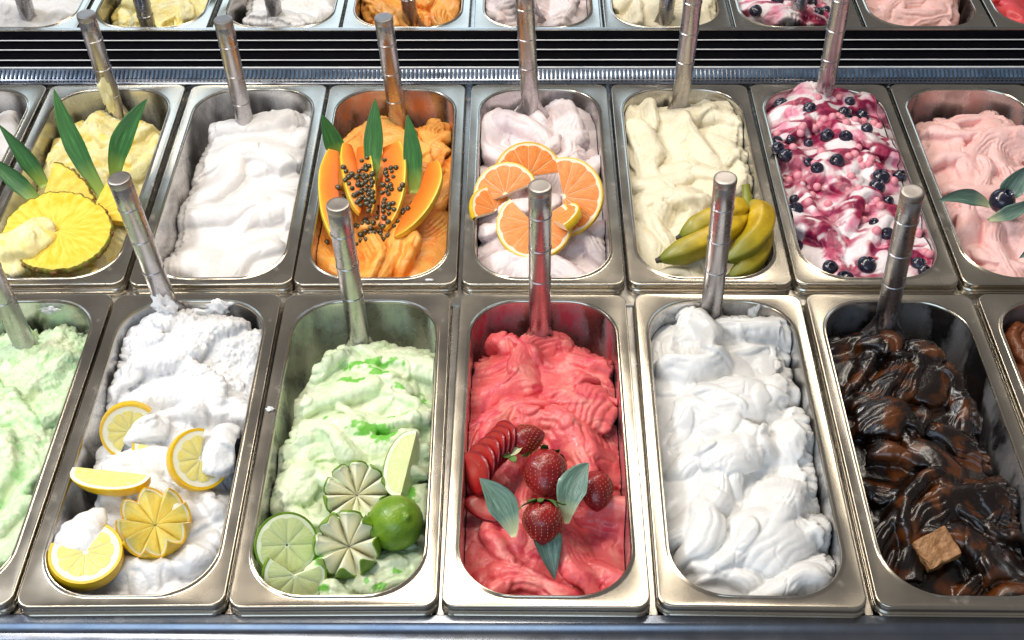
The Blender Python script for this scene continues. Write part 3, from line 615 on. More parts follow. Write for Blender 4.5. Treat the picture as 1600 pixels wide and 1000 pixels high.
def ring_sector(r0, r1, a0, a1, t, n, bulge=0.0, wav=0.0):
    full = abs(a1-a0) > 2*math.pi-1e-3
    sec = [(r0, -t/2), (r1-0.3, -t/2), (r1+bulge*0.6, -t/4), (r1+bulge, 0), (r1+bulge*0.6, t/4), (r1-0.3, t/2), (r0, t/2)]
    V = []; cnt = n if full else n+1
    for k in range(cnt):
        a = a0 + (a1-a0)*k/n
        for r, z in sec: V.append(((r+wav*math.sin(9*a))*math.cos(a), (r+wav*math.sin(9*a))*math.sin(a), z))
    F = grid_faces(cnt, len(sec), full, True)
    if not full: F += [tuple(range(len(sec))), tuple(range((cnt-1)*len(sec), cnt*len(sec)))[::-1]]
    return V, F
def bend_mesh(me, k, twist=0.0):
    if not k and not twist: return
    n = len(me.vertices); co = np.zeros(n*3, np.float32); me.vertices.foreach_get('co', co); co = co.reshape(-1, 3)
    x, y = co[:, 0].copy(), co[:, 1].copy()
    co[:, 2] += k*x*x*1000 + twist*x*y*1000
    me.vertices.foreach_set('co', co.ravel()); me.update()
def citrus_slice(kind, name, mat, R, t, deg0, deg1, nseg, label, cat, group=None, rindw=1.6, pithw=3.6, bend=0.0, twist=0.0):
    a0, a1 = math.radians(deg0), math.radians(deg1)
    e = empty(name, mat, label, cat, group)
    n = max(12, int((deg1-deg0)/7))
    parts = []
    parts.append(ob('rind', fixed_mesh('rind', *ring_sector(R-rindw, R, a0, a1, t, n, 0.5), M[kind+'_rind'], True, 45), e))
    parts.append(ob('pith', fixed_mesh('pith', *ring_sector(0.4, R-rindw*0.9, a0, a1, t*0.97, n, 0), M[kind+'_pith'], True, 45), e))
    for k in range(nseg):
        b0 = a0 + (a1-a0)*k/nseg; b1 = a0 + (a1-a0)*(k+1)/nseg
        parts.append(ob('segment', seg_mesh(1.5, R-pithw-random.uniform(0, .5), b0, b1, t, M[kind+'_flesh']), e))
    for o in parts: bend_mesh(o.data, bend*0.05, twist*0.05)
    return e
def citrus_wedge(kind, name, mat, R, half_len, deg, label, cat, group=None):
    """a lune of the fruit; axis along x, peel towards -z"""
    e = empty(name, mat, label, cat, group)
    A = math.radians(deg)/2; nt_, na = 15, 9
    def pt(th, ph, sc=1.0, inner=1.0):
        w = R*math.sin(th)**0.8*sc*inner
        return (half_len*math.cos(th)*(0.4+0.6*sc), w*math.sin(ph), -w*math.cos(ph))
    V = [pt(0.02+(math.pi-0.04)*i/(nt_-1), -A + 2*A*j/(na-1)) for i in range(nt_) for j in range(na)]
    F = grid_faces(nt_, na); o = len(V)
    V += [pt(0.02+(math.pi-0.04)*i/(nt_-1), -A + 2*A*j/(na-1), 1, .94) for i in range(nt_) for j in range(na)]
    F += [tuple(reversed(f)) for f in grid_faces(nt_, na, off=o)]
    for j in (0, na-1):
        F += [(i*na+j, (i+1)*na+j, o+(i+1)*na+j, o+i*na+j) for i in range(nt_-1)]
    ob('rind', fixed_mesh('rind', V, F, M[kind+'_rind'], True, 40), e)
    for nm, sc, push, mm in (('pith', .95, 0.0, '_pith'), ('flesh', .80, 0.5, '_flesh')):
        V = []
        for i in range(nt_):
            th = 0.02+(math.pi-0.04)*i/(nt_-1)
            x, y, z = pt(th, -A, 1, sc); x2, y2, z2 = pt(th, A, 1, sc); k = .9 if nm == 'flesh' else 1
            V += [(x*k, y - push*math.sin(th), z), (x*k, 0, 0.2 + push), (x2*k, y2 + push*math.sin(th), z2), (x*k, 0, -R*math.sin(th)**0.8*sc*0.98)]
        F = grid_faces(nt_, 4, False, True) + [(0, 1, 2, 3), tuple(range((nt_-1)*4, nt_*4))[::-1]]
        ob(nm, fixed_mesh(nm, V, F, M[kind+mm], True, 40), e)
    return e
def citrus_crown(kind, flesh, name, mat, R, nt_, d, label, cat, group=None, zs=1.0, jit=0.12, pw=2.2):
    e = empty(name, mat, label, cat, group)
    rnd = random.Random(R*nt_ + d)
    steps = 8
    heights = [d*(1 + rnd.uniform(-jit, jit)*2) for _ in range(nt_)]
    offs = [rnd.uniform(-.3, .3)*math.pi/nt_*0.5 for _ in range(nt_+1)]; offs[nt_] = offs[0]
    def rim(k, q):      # q in [-1, 1] across the tooth
        a = 2*math.pi*(k + (q+1)/2)/nt_ + offs[k]*(1-(q+1)/2) + offs[k+1]*(q+1)/2
        z = -d*0.75 + (heights[k]+d*0.75)*(1-abs(q)**pw)
        r = math.sqrt(max(1, R*R - z*z))
        return a, r, z
    for k in range(nt_):
        V = []; ns = 6
        for i in range(ns):
            s = i/(ns-1)
            for j in range(steps+1):
                q = -1 + 2*j/steps; a, r, z = rim(k, q)
                rr = (0.03 + 0.95*s)*r; c0 = -d*0.55
                zz = c0 + (z-c0)*s**0.9 + 2.0*math.sin(math.pi*s)*(1-abs(q))
                V.append((rr*math.cos(a), rr*math.sin(a), zz*zs))
        F = grid_faces(ns, steps+1); o = len(V)
        V.append((0, 0, -R*0.75*zs))
        for i in range(ns-1): F += [(i*(steps+1), (i+1)*(steps+1), o), ((i+1)*(steps+1)+steps, i*(steps+1)+steps, o)]
        for j in range(steps): F += [((ns-1)*(steps+1)+j, (ns-1)*(steps+1)+j+1, o), (j+1, j, o)]
        ob('segment', fixed_mesh('segment', V, F, M[flesh], True, 50), e)
    def band(r_in, r_out, top, m, nm, deep):
        V = []; rows = 7
        tot = nt_*steps
        for i in range(rows):
            f = i/(rows-1)
            for k in range(nt_):
                for j in range(steps):
                    q = -1 + 2*j/steps; a, r, z = rim(k, q); z = z + top
                    zb = -R*deep; zz = z + (zb-z)*f; rr = math.sqrt(max(0.5, (R*r_out)**2 - min(zz*zz, (R*r_out)**2-0.5)))
                    V.append((rr*math.cos(a), rr*math.sin(a), zz*zs))
        F = grid_faces(rows, tot, False, True); F.append(tuple(range((rows-1)*tot, rows*tot))); o = len(V)
        for k in range(nt_):
            for j in range(steps):
                q = -1 + 2*j/steps; a, r, z = rim(k, q); V.append((r*r_in*math.cos(a), r*r_in*math.sin(a), (z+top-.1)*zs))
        for i in range(tot): F.append((i, (i+1) % tot, o+(i+1) % tot, o+i))
        ob(nm, fixed_mesh(nm, V, F, m, True, 50), e)
    band(.90, .985, .35, M[kind+'_pith'], 'pith', .96)
    band(.965, 1.02, .5, M[kind+'_rind'], 'rind', .985)
    return e
CAMDIR = Vector((0, -.62, .78))
def put(p, x, y, z, n=(0, 0, 1), roll=0): return L(p, x, y, z) @ orient(n, roll)
def on(p, x, y, dz): return hz(p, x, y) + dz

# lemon pan
citrus_slice('lemon', 'lemon_slice', put('lemon', -30, 2, 0, (.22, -.82, .52), 0), 26, 12, 50, 250, 6, 'lemon slice at the back of its pan, arched with rind on top', 'lemon slice', 'lemon pieces', rindw=2.6, pithw=6.5)
citrus_slice('lemon', 'lemon_slice', put('lemon', 38, -36, 4, (.52, -.42, .74), 0), 27, 12, 95, 345, 7, 'curled lemon slice nearest the right side of the lemon pan', 'lemon slice', 'lemon pieces', rindw=2.6, pithw=6.5)
citrus_wedge('lemon', 'lemon_wedge', L('lemon', -34, -50, 6) @ frame((.12, .80, .58), (1, -.30, .10)), 21, 38, 80, 'thick lemon wedge lying peel outward by the left pan wall', 'lemon wedge', 'lemon pieces')
citrus_crown('lemon', 'lemon_flesh', 'zigzag_lemon', put('lemon', 11, -99, on('lemon', 11, -99, 12), (.02, -.22, .97), 10), 30, 9, 11, 'lemon half cut with a zigzag edge, in the middle of the lemon pan', 'lemon half', pw=1.0)
citrus_slice('lemon', 'lemon_slice', put('lemon', -38, -130, -3, (.16, -.10, .98), 0), 29, 13, 168, 428, 7, 'curled lemon slice in the front left corner of the lemon pan', 'lemon slice', 'lemon pieces', rindw=2.6, pithw=6.5)
citrus_slice('lemon', 'lemon_slice', put('lemon', -2, -12, -8, (.3, -.35, .9), 0), 24, 6, 180, 330, 4, 'pale lemon slice mostly buried behind the other lemon pieces', 'lemon slice', 'lemon pieces')
# lime pan
citrus_crown('lime', 'lime_cream', 'flower_cut_lime', put('lime', 7, -58, on('lime', 7, -58, 12), (.0, -.42, .9), 0), 28, 10, 12, 'lime half cut as a flower, behind the other flower cut lime', 'lime half', 'flower cut lime halves')
citrus_crown('lime', 'lime_cream', 'flower_cut_lime', put('lime', 5, -114, on('lime', 5, -114, 15), (-.05, -.40, .9), 20), 28, 8, 16, 'lime half cut as a deep flower, in front of the other flower cut lime', 'lime half', 'flower cut lime halves')
e = empty('lime', put('lime', 44, -96, on('lime', 44, -96, 14), (.45, -.35, .8), 0), 'whole green lime beside the flower cut limes', 'lime')
pr = [(0.3, -26)] + [(23*math.cos(math.radians(a))**0.9 if a < 89 else .5, 25*math.sin(math.radians(a))) for a in range(-84, 85, 7)] + [(2.2, 26.2), (1.4, 27.5), (.3, 27.8)]
ob('rind', fixed_mesh('rind', *lathe(pr, 36), M['lime_rind'], True, 70), e)
def half_citrus(kind, name, mat, R, label, cat, nseg=8, depth=.85, deg=360):
    e = empty(name, mat, label, cat)
    pr = [(.3, -R*depth)] + [(R*math.cos(math.radians(a)), R*depth*math.sin(math.radians(a))) for a in range(-80, 1, 8)] + [(R, 0), (R-1.0, .3), (R-2.2, -.2)]
    ob('rind', fixed_mesh('rind', *lathe(pr, 40), M[kind+'_rind'], True, 60), e)
    ob('pith', fixed_mesh('pith', *lathe([(R-1.2, -6), (R-1.2, -.3), (R-2.5, .1), (1, -.2)], 40), M[kind+'_pith'], True, 60), e)
    for k in range(nseg):
        s = ob('segment', seg_mesh(1.5, R-4.0-random.uniform(0, .6), 2*math.pi*k/nseg, 2*math.pi*(k+1)/nseg, 2.0, M[kind+'_flesh'], puff=.8), e)
        s.location.z = -.0007
    return e
half_citrus('lime', 'lime_half', put('lime', -44, -117, -6, (.42, -.55, .72), 10), 27, 'cut lime half with pale flesh in the front left corner of its pan', 'lime half')
citrus_slice('lime', 'lime_half', put('lime', -36, -141, -14, (.25, -.62, .74), 0), 26, 9, 150, 385, 6, 'pale lime slice leaning at the front rim, below the cut lime half', 'lime slice')
citrus_wedge('lime', 'lime_wedge', L('lime', 52, -38, 2) @ frame((.55, -.2, .8), (.25, 1, .25)), 22, 34, 95, 'yellowish green lime wedge by the right wall, half covered in ice cream', 'lime wedge')
# grapefruit pan
GF = [((-14, -14, 8), (0, -.72, .69), 38, 7, 8, 172, 6, 'grapefruit half slice standing at the back of the grapefruit cluster', 0),
      ((-38, -44, 6), (-.25, -.60, .74), 36, 8, 15, 195, 6, 'grapefruit slice with thick yellow rind at the left of the cluster', 0),
      ((-50, -58, -6), (.45, -.30, .8), 30, 7, 60, 215, 5, 'thin grapefruit slice leaning out at the far left of the cluster', 0),
      ((-8, -90, 2), (-.05, -.40, .9), 40, 8, 130, 395, 8, 'grapefruit slice lying in front, behind the strawberry spatula handle', 0),
      ((24, -55, 12), (-.28, -.62, .73), 43, 8, -100, 95, 7, 'large grapefruit half slice at the right of the cluster', 0),
      ((12, -88, 4), (-.45, .25, .85), 32, 8, -60, 60, 4, 'small curled grapefruit piece with bright rind right of the spatula handle', 0),
      ((-12, -22, 8), (.1, .75, .65), 20, 4, 60, 150, 3, 'short piece of grapefruit peel in the middle of the cluster', 0)]
for (pos, n, R, t, a, b, ns, lab, bd) in GF:
    citrus_slice('grape', 'grapefruit_slice', put('grape', *pos, n), R, t, a, b, ns, lab, 'grapefruit slice', 'grapefruit slices', 1.5, 3.5, bend=bd)

# ------------------------------------------------------------------ leaves
def leaf(p, base, mid, tip, w, label, mt='leaf', fold=.35, side=None, name='leaf', group=None, wmax=.35, b0=None):
    b, m, t = (Vector(v) for v in (base, mid, tip)); n = 18; na = 7
    V = []; al = []; ac = []
    cd = CAMDIR
    for i in range(n):
        s = i/(n-1); P = b*(1-s)**2 + m*2*s*(1-s) + t*s*s
        T = ((m-b)*(1-s) + (t-m)*s).normalized()
        S = T.cross(Vector(side) if side else cd).normalized(); N = S.cross(T)
        tw = ((len(label)*37 % 100)/100 - .5)*1.5*(s-.2); S, N = S*math.cos(tw) + N*math.sin(tw), N*math.cos(tw) - S*math.sin(tw)
        ww = w*(math.sin(math.pi*min(1, (s*.86+.14)**.75))**.8 if s < .999 else .01)
        b_0 = b0 if b0 is not None else (.03 if mt == 'leaf_grey' else .25)
        ww = w*((min(1, (s+b_0)/(wmax+b_0)))**.7)*((1-max(0, (s-wmax)/(1-wmax))**1.6))**.9 if s < 1 else .02
        ww += .15*math.sin(s*40)*(.2 if s < .95 else 0)
        for j in range(na):
            q = -1 + 2*j/(na-1)
            V.append(P + S*ww*q + N*fold*ww*(abs(q)**1.6 - .4)); al.append(s); ac.append(q)
    O = len(V)
    th = .9
    V2 = [v - cd*th*(1-a) for v, a in zip(V, al)]
    V = [tuple(v) for v in V + V2]; al += al; ac += ac
    F = grid_faces(n, na) + [tuple(reversed(f)) for f in grid_faces(n, na, off=O)]
    for j in (0, na-1): F += [(i*na+j, (i+1)*na+j, O+(i+1)*na+j, O+i*na+j) for i in range(n-1)]
    F += [tuple(range(na)) + tuple(range(O+na-1, O-1, -1))]
    me = mesh(name, V, F, M[mt], True, None)
    for nm, d in (('along', al), ('across', ac)):
        a = me.attributes.new(nm, 'FLOAT', 'POINT'); a.data.foreach_set('value', np.array(d, np.float32))
    o = ob(name, me); o.matrix_world = PM(p)
    tag(o, label, 'leaf', group)
    return o
leaf('pine', (30, -34, -4), (-4, -4, 45), (-17, 33, 92), 11, 'long dark green pineapple leaf rising left of centre in its pan', wmax=.45, group='pineapple leaves')
leaf('pine', (36, -4, -4), (40, 12, 40), (80, 36, 76), 12, 'dark green pineapple leaf leaning right over the yellow ice cream', wmax=.45, group='pineapple leaves')
leaf('pine', (-38, -18, -2), (-52, -4, 26), (-80, 12, 62), 10, 'pineapple leaf leaning left, upper of the two at the left edge', wmax=.4, group='pineapple leaves')
leaf('pine', (-36, -50, 0), (-58, -34, 22), (-96, -20, 50), 10, 'pineapple leaf leaning left, lower of the two at the left edge', wmax=.4, group='pineapple leaves')
leaf('pap', (-55, 26, 4), (-63, 34, 28), (-72, 43, 52), 11, 'green leaf tip at the left of the papaya slices', wmax=.3, group='leaves among the papaya')
leaf('pap', (-16, -18, 0), (-14, 16, 30), (-11, 44, 72), 11, 'upright green leaf in the middle of the papaya slices', wmax=.5, group='leaves among the papaya')
leaf('pap', (31, -28, -4), (32, 0, 28), (24, 28, 62), 10.5, 'green leaf between the two papaya slices on the right', wmax=.45, group='leaves among the papaya')
leaf('straw', (-26, -114, 0), (-30, -92, 16), (-55, -73, 26), 13, 'grey green leaf pointing left beside the front strawberry', 'leaf_grey', .25, wmax=.5, group='leaves round the strawberry')
leaf('straw', (18, -100, 0), (16, -76, 22), (37, -57, 27), 13, 'grey green leaf pointing right beside the front strawberry', 'leaf_grey', .25, wmax=.5, group='leaves round the strawberry')
leaf('straw', (1, -108, 4), (2, -122, 4), (8, -141, on('straw', 8, -141, 4)), 12, 'grey green leaf pointing forward below the front strawberry', 'leaf_grey', .25, wmax=.25, group='leaves round the strawberry')
leaf('pink', (-26, -64, 6), (-52, -56, 22), (-90, -78, 24), 9, 'pale green leaf pointing left over the rim of the pink pan', 'leaf_grey', .4, wmax=.4, group='leaves in the pink pan')
leaf('pink', (-10, -58, 4), (-8, -50, 24), (14, -40, 44), 13, 'wide grey green leaf rising behind the dark berry', 'leaf_grey', .4, wmax=.4, group='leaves in the pink pan')
leaf('pink', (-34, -84, 4), (-12, -86, 14), (24, -66, 22), 8, 'curled grey green leaf in front of the dark berry', 'leaf_grey', .4, wmax=.4, group='leaves in the pink pan')
leaf('pink', (22, -120, 0), (10, -124, 8), (-12, -132, on('pink', -12, -132, 5)), 8, 'short green leaf near the front of the pink ice cream', 'leaf_grey', .4, wmax=.35, group='leaves in the pink pan')

# ------------------------------------------------------------------ pineapple
def pineapple_slice(mat, R, t, d0, d1, label, seed=1):
    e = empty('pineapple_slice', mat, label, 'pineapple slice', 'pineapple slices')
    a0, a1 = math.radians(d0), math.radians(d1); full = d1-d0 >= 360
    rnd = random.Random(seed); n = 84 if full else 48; rows = [.4, 9, R*.4, R*.6, R*.8, R*.95, R]
    def sc(a): return 1 + .05*float(pnoise(math.cos(a)*5+seed, math.sin(a)*5)) + .028*float(pnoise(math.cos(a)*14, math.sin(a)*14+seed))
    cnt = n if full else n+1; V = []
    for sg in (1, -1):
        for i, r in enumerate(rows):
            for k in range(cnt):
                a = a0+(a1-a0)*k/n
                zz = sg*(t/2 + .35*math.sin(a*31+r*.15)*(i/len(rows)) - (.8 if i == len(rows)-1 else 0))
                V.append((r*sc(a)*math.cos(a), r*sc(a)*math.sin(a), zz))
    m = len(rows)
    F = grid_faces(m, cnt, False, full) + [tuple(reversed(f)) for f in grid_faces(m, cnt, False, full, off=m*cnt)]
    for i in (0, m-1):
        F += [(i*cnt+k, i*cnt+(k+1) % cnt, m*cnt+i*cnt+(k+1) % cnt, m*cnt+i*cnt+k) for k in range(cnt if full else cnt-1)]
    if not full:
        for k in (0, cnt-1): F += [(i*cnt+k, (i+1)*cnt+k, m*cnt+(i+1)*cnt+k, m*cnt+i*cnt+k) for i in range(m-1)]
    ob('flesh', fixed_mesh('flesh', V, F, M['pine_flesh'], True, 45), e)
    V = []; nn = n*2; cnt = nn if full else nn+1
    sec = [(-.4, -t*.46), (.8, -t*.40), (1.4, 0), (.8, t*.40), (-.2, t*.50), (-.7, t*.44)]
    for k in range(cnt):
        a = a0+(a1-a0)*k/nn; b = .9*abs(math.sin(a*R*.09)) + .4*math.sin(a*57)
        for dr, z in sec: V.append(((R*sc(a)+dr*(.7+.6*b))*math.cos(a), (R*sc(a)+dr*(.7+.6*b))*math.sin(a), z))
    F = grid_faces(cnt, len(sec), full, True)
    ob('rind', fixed_mesh('rind', V, F, M['pine_rind'], True, 60), e)
    for k in range(int((a1-a0)*R/16)):
        a = a0 + (k+.5)*16/R; r = R*sc(a)+1.2
        V, F = lathe([(.4, -3.2), (2.4, -2), (3.2, 0), (2.4, 2), (.4, 3.2)], 8)
        s = rnd.uniform(.7, 1.2); V = [(x*.6*s, y*s, z*s*.9) for x, y, z in V]
        V = [(x*math.cos(a)-y*math.sin(a)+r*math.cos(a), x*math.sin(a)+y*math.cos(a)+r*math.sin(a), z) for x, y, z in V]
        ob('rind_eye', mesh('rind_eye', V, F, M['pine_eye'], True), e)
    return e
pineapple_slice(put('pine', -4, -104, 2, (.05, -.24, .97), 0), 53, 9, 28, 212, 'pineapple half slice at the back left of the ring of pineapple', 1)
pineapple_slice(put('pine', 3, -108, 7, (.12, -.16, .98), 0), 52, 9, -128, 52, 'pineapple half slice at the front right of the ring of pineapple', 7)
pineapple_slice(put('pine', -36, -62, -10, (.10, -.62, .78), 0), 62, 10, 22, 78, 'pineapple wedge standing behind the round pineapple slice', 3)
pineapple_slice(put('pine', 22, -72, -6, (.05, -.3, .95), 0), 52, 9, -5, 75, 'pineapple piece half hidden behind the lemon spatula handle', 5)

# ------------------------------------------------------------------ papaya
pap_solids = []
nt = M['pap_flesh'].node_tree; att_ = nt.nodes.new('ShaderNodeAttribute'); att_.attribute_name = 'skinward'
sw = mapr(nt, att_.outputs['Fac'], -1, .84, 0, 1); cr_ = ramp(nt, sw.outputs['Result'], [(0, (.74, .14, .008)), (.55, (.84, .24, .02)), (.85, (.86, .32, .03)), (1.0, (.86, .52, .04))])
bs_ = nt.nodes['Principled BSDF']; mx_ = nt.nodes.new('ShaderNodeMix'); mx_.data_type = 'RGBA'; mx_.blend_type = 'MULTIPLY'; mx_.inputs[0].default_value = .5
src_ = bs_.inputs['Base Color'].links[0].from_socket; nt.links.new(cr_.outputs['Color'], mx_.inputs[6]); nt.links.new(src_, mx_.inputs[7]); nt.links.new(mx_.outputs[2], bs_.inputs['Base Color'])
def papaya(p, pts, side, w, th, label, cut=.55, roll=0):
    e = empty('papaya_slice', PM(p), label, 'papaya slice', 'papaya slices')
    P = [Vector(v) for v in pts]; n = 22; S0 = Vector(side).normalized()
    secs = []
    for i in range(n):
        s = i/(n-1); c = P[0]*(1-s)**2 + P[1]*2*s*(1-s) + P[2]*s*s
        T = ((P[1]-P[0])*(1-s) + (P[2]-P[1])*s).normalized()
        S = (S0 - T*S0.dot(T)).normalized(); N = S.cross(T)
        if N.dot(CAMDIR) < 0: N = -N
        k = (cut + (1-cut)*min(1, s/.25)**.7)*(max(0.02, 1-max(0, (s-.62)/.38)**2))**.6
        secs.append((c, S, N, w*k, th*(.6+.4*k)))
    V = []; prof = [(-1.0, .30), (-.75, .42), (.2, .5), (.80, .5), (.84, 0), (.80, -.5), (.2, -.5), (-.75, -.42), (-1.0, -.30)]
    for c, S, N, ww, tt in secs:
        for a, b in prof: V.append(tuple(c + S*ww*a + N*tt*b))
    m = len(prof); F = grid_faces(n, m, False, True) + [tuple(range(m))[::-1], tuple(range((n-1)*m, n*m))]
    me = mesh('flesh', V, F, M['pap_flesh'], True, 50); att = me.attributes.new('skinward', 'FLOAT', 'POINT')
    att.data.foreach_set('value', np.array([a for _ in secs for a, b in prof], np.float32)); pap_solids.append((V, F))
    ob('flesh', me, e)
    V = []; prof = [(.80, .51), (.92, .48), (.97, .25), (.97, -.25), (.92, -.48), (.80, -.51), (.8, 0)]
    for c, S, N, ww, tt in secs:
        for a, b in prof: V.append(tuple(c + S*ww*a + N*tt*b))
    m = len(prof); F = grid_faces(n, m, False, True) + [tuple(range(m))[::-1], tuple(range((n-1)*m, n*m))]
    ob('skin', fixed_mesh('skin', V, F, M['pap_skin'], True, 50), e)
papaya('pap', [(-60, 18, 18), (-70, -40, 6), (-42, -108, -12)], (-1, -.05, .1), 11, 10, 'papaya slice at the far left against the pan wall')
papaya('pap', [(-46, 26, 20), (-42, -14, 14), (-26, -62, -6)], (-1, .2, .25), 9, 12, 'narrow ridged papaya slice, second from the left')
papaya('pap', [(-28, 22, 20), (-20, -14, 12), (-14, -60, -8)], (1, .1, .1), 9, 11, 'thin papaya slice left of the middle leaf')
papaya('pap', [(6, 18, 26), (18, -18, 14), (2, -84, -10)], (1, -.05, .1), 13, 10, 'wide papaya slice in the middle of the pan', cut=.8)
papaya('pap', [(52, -4, 18), (60, -44, 8), (14, -96, -10)], (1, -.55, -.05), 11, 10, 'papaya slice curving down at the right of the pan')
seed_me = fixed_mesh('papaya_seed', *lathe([(.2, -2.9), (1.7, -2.3), (2.5, -.8), (2.55, .6), (1.8, 2.1), (.3, 2.9)], 9), M['seed'], True, 80)
rs = random.Random(11)
clusters = [(-24, -16, 4, 8, 18), (-20, -38, 5, 10, 38), (-16, -62, 5, 10, 36), (2, -66, 5, 7, 14), (2, -32, 4, 12, 18), (-42, -28, 4, 7, 13), (22, -52, 4, 8, 14), (30, -28, 3, 7, 8), (-50, -92, 4, 3, 5), (-10, -80, 6, 3, 7)]
pts = []
for cx, cy, sx, sy, k in clusters:
    tries = 0
    while k and tries < 400:
        tries += 1; x, y = rs.gauss(cx, sx), rs.gauss(cy, sy)
        if all((x-a)**2 + (y-b)**2 > 4.0**2 for a, b in pts): pts.append((x, y)); k -= 1
from mathutils.bvhtree import BVHTree
trees = [BVHTree.FromPolygons([Vector(v) for v in V], [list(f) for f in F]) for V, F in pap_solids]
def pap_top(x, y):
    z = hz('pap', x, y)
    for t_ in trees:
        h = t_.ray_cast(Vector((x, y, 100)), Vector((0, 0, -1)))
        if h[0] is not None: z = max(z, h[0].z)
    return z
for x, y in pts:
    z = pap_top(x, y) + 0.7
    o = ob('papaya_seed', seed_me); o.matrix_world = L('pap', x, y, z) @ Euler((rs.uniform(0, 3), rs.uniform(0, 3), rs.uniform(0, 3))).to_matrix().to_4x4() @ Matrix.Scale(rs.uniform(.85, 1.3), 4)
    tag(o, 'small round dark papaya seed lying among the papaya slices', 'seed', 'papaya seeds')

# ------------------------------------------------------------------ bananas
nt = M['ban_skin'].node_tree; att_ = nt.nodes.new('ShaderNodeAttribute'); att_.attribute_name = 'along'; bs_ = nt.nodes['Principled BSDF']
gr_ = ramp(nt, att_.outputs['Fac'], [(0, (.9, .9, .9)), (.12, (0, 0, 0)), (.50, (0, 0, 0)), (.97, (.95, .95, .95))])
src_ = bs_.inputs['Base Color'].links[0].from_socket; mx_ = nt.nodes.new('ShaderNodeMix'); mx_.data_type = 'RGBA'
nt.links.new(gr_.outputs['Color'], mx_.inputs[0]); nt.links.new(src_, mx_.inputs[6]); mx_.inputs[7].default_value = (.15, .19, .012, 1); nt.links.new(mx_.outputs[2], bs_.inputs['Base Color'])
bunch = empty('banana_bunch', PM('ban'), 'bunch of small ripe bananas behind the spatula handle of the glossy white pan', 'bananas')
def banana(pts, r):
    P = [Vector(v) for v in pts]; n = 32; na = 30; V = []; U0 = Vector((.2, .1, 1))
    def bez(s):
        if len(P) == 3: return P[0]*(1-s)**2 + P[1]*2*s*(1-s) + P[2]*s*s
        return P[0]*(1-s)**3 + P[1]*3*s*(1-s)**2 + P[2]*3*s*s*(1-s) + P[3]*s**3
    for i in range(n):
        s = i/(n-1); c = bez(s); T = (bez(min(1, s+.01))-bez(max(0, s-.01))).normalized()
        S = T.cross(U0).normalized(); N = S.cross(T)
        k = min(1, (s/.30+.22))**.55 * min(1, (max(0, 1-s)/.22+.05))**.6
        for j in range(na):
            a = 2*math.pi*j/na; q = r*k*(.35 + .65*math.cos(math.pi/5)/math.cos((a % (2*math.pi/5)) - math.pi/5))*1.06
            V.append(tuple(c + S*q*math.cos(a) + N*q*math.sin(a)))
    F = grid_faces(n, na, False, True) + [tuple(range(na))[::-1], tuple(range((n-1)*na, n*na))]
    me = mesh('banana', V, F, M['ban_skin'], True, 80); att = me.attributes.new('along', 'FLOAT', 'POINT')
    att.data.foreach_set('value', np.array([i/(n-1) for i in range(n) for j in range(na)], np.float32)); b = ob('banana', me, bunch)
    e_ = bez(1.0); T = (bez(1)-bez(.97)).normalized()
    V, F = lathe([(4.4, -3.4), (3.6, -1.2), (3.0, 1.0), (2.8, 3.4), (1.6, 4.0)], 10)
    m = frame(T, (1, 0, .3)); V = [tuple((m @ Vector(v)) + e_) for v in V]
    ob('tip', fixed_mesh('tip', V, F, M['ban_tip'], True, 50), b)
banana([(46, -84, 20), (30, -90, 28), (0, -104, 16), (-26, -114, 6)], 14)
banana([(44, -88, 18), (26, -112, 14), (-12, -132, 6), (-48, -136, -6)], 14)
banana([(46, -84, 24), (70, -90, 24), (60, -130, 12), (18, -144, 0)], 14)
banana([(48, -88, 16), (68, -108, 8), (56, -142, -6), (22, -152, -16)], 13.5)
V, F = lathe([(7.5, -6), (6.2, 4), (4.6, 14), (4.2, 20), (4.6, 22)], 12)
m = frame((-.05, .75, .55), (1, 0, 0)); V = [tuple((m @ Vector(v)) + Vector((46, -84, 24))) for v in V]
ob('stem', fixed_mesh('stem', V, F, M['ban_green'], True, 50), bunch)

# ------------------------------------------------------------------ blueberries and sugar pearls
bv = [(.2, -8)] + [(8.2*math.cos(math.radians(a)), 7.6*math.sin(math.radians(a))) for a in range(-80, 66, 12)] + [(3.6, 7.4), (3.2, 7.9), (2.6, 7.2), (2.0, 5.8), (.3, 5.6)]
blue_me = fixed_mesh('blueberry', *lathe(bv, 18), M['blue'], True, 50)
pearl_me = fixed_mesh('sugar_pearl', *lathe([(.2, -5)] + [(5*math.cos(math.radians(a)), 5*math.sin(math.radians(a))) for a in range(-75, 76, 15)] + [(.2, 5)], 14), M['pearl'], True, 80)
rb = random.Random(5); berries = []
BL = [(-50.1, 134.1, 1.0), (-20.2, 117.0, 1.0), (19.6, 113.1, 0.95), (-7.8, 69.1, 1.0), (44.6, 122.1, 0.95), (11.0, 60.6, 0.9), (-61.0, 32.0, 0.95), (-68.5, 41.3, 0.85), (-69.8, 9.8, 0.85), (-7.0, 17.4, 1.05), (-29.5, 8.2, 0.85), (39.6, -2.4, 1.1), (29.3, -26.2, 1.05), (40.3, -40.0, 0.7), (-62.6, -57.1, 1.0), (-65.0, -94.5, 0.9), (-1.7, -140.7, 1.2), (-25.3, -153.1, 1.05), (-37.7, -137.8, 1.0), (27.2, -94.7, 0.9), (51.4, -138.9, 0.95), (66.5, 15.9, 0.9), (-64.8, 66.1, 0.75), (-28.6, 66.3, 0.7), (-48.4, 70.1, 0.7), (37.8, 76.2, 0.8), (-35.8, 22.8, 0.8), (31.4, 138.6, 0.8), (17.0, -78.4, 0.6), (-58.4, -29.3, 0.65), (30.2, 107.9, 0.6), (55.0, -149.6, 0.8)]
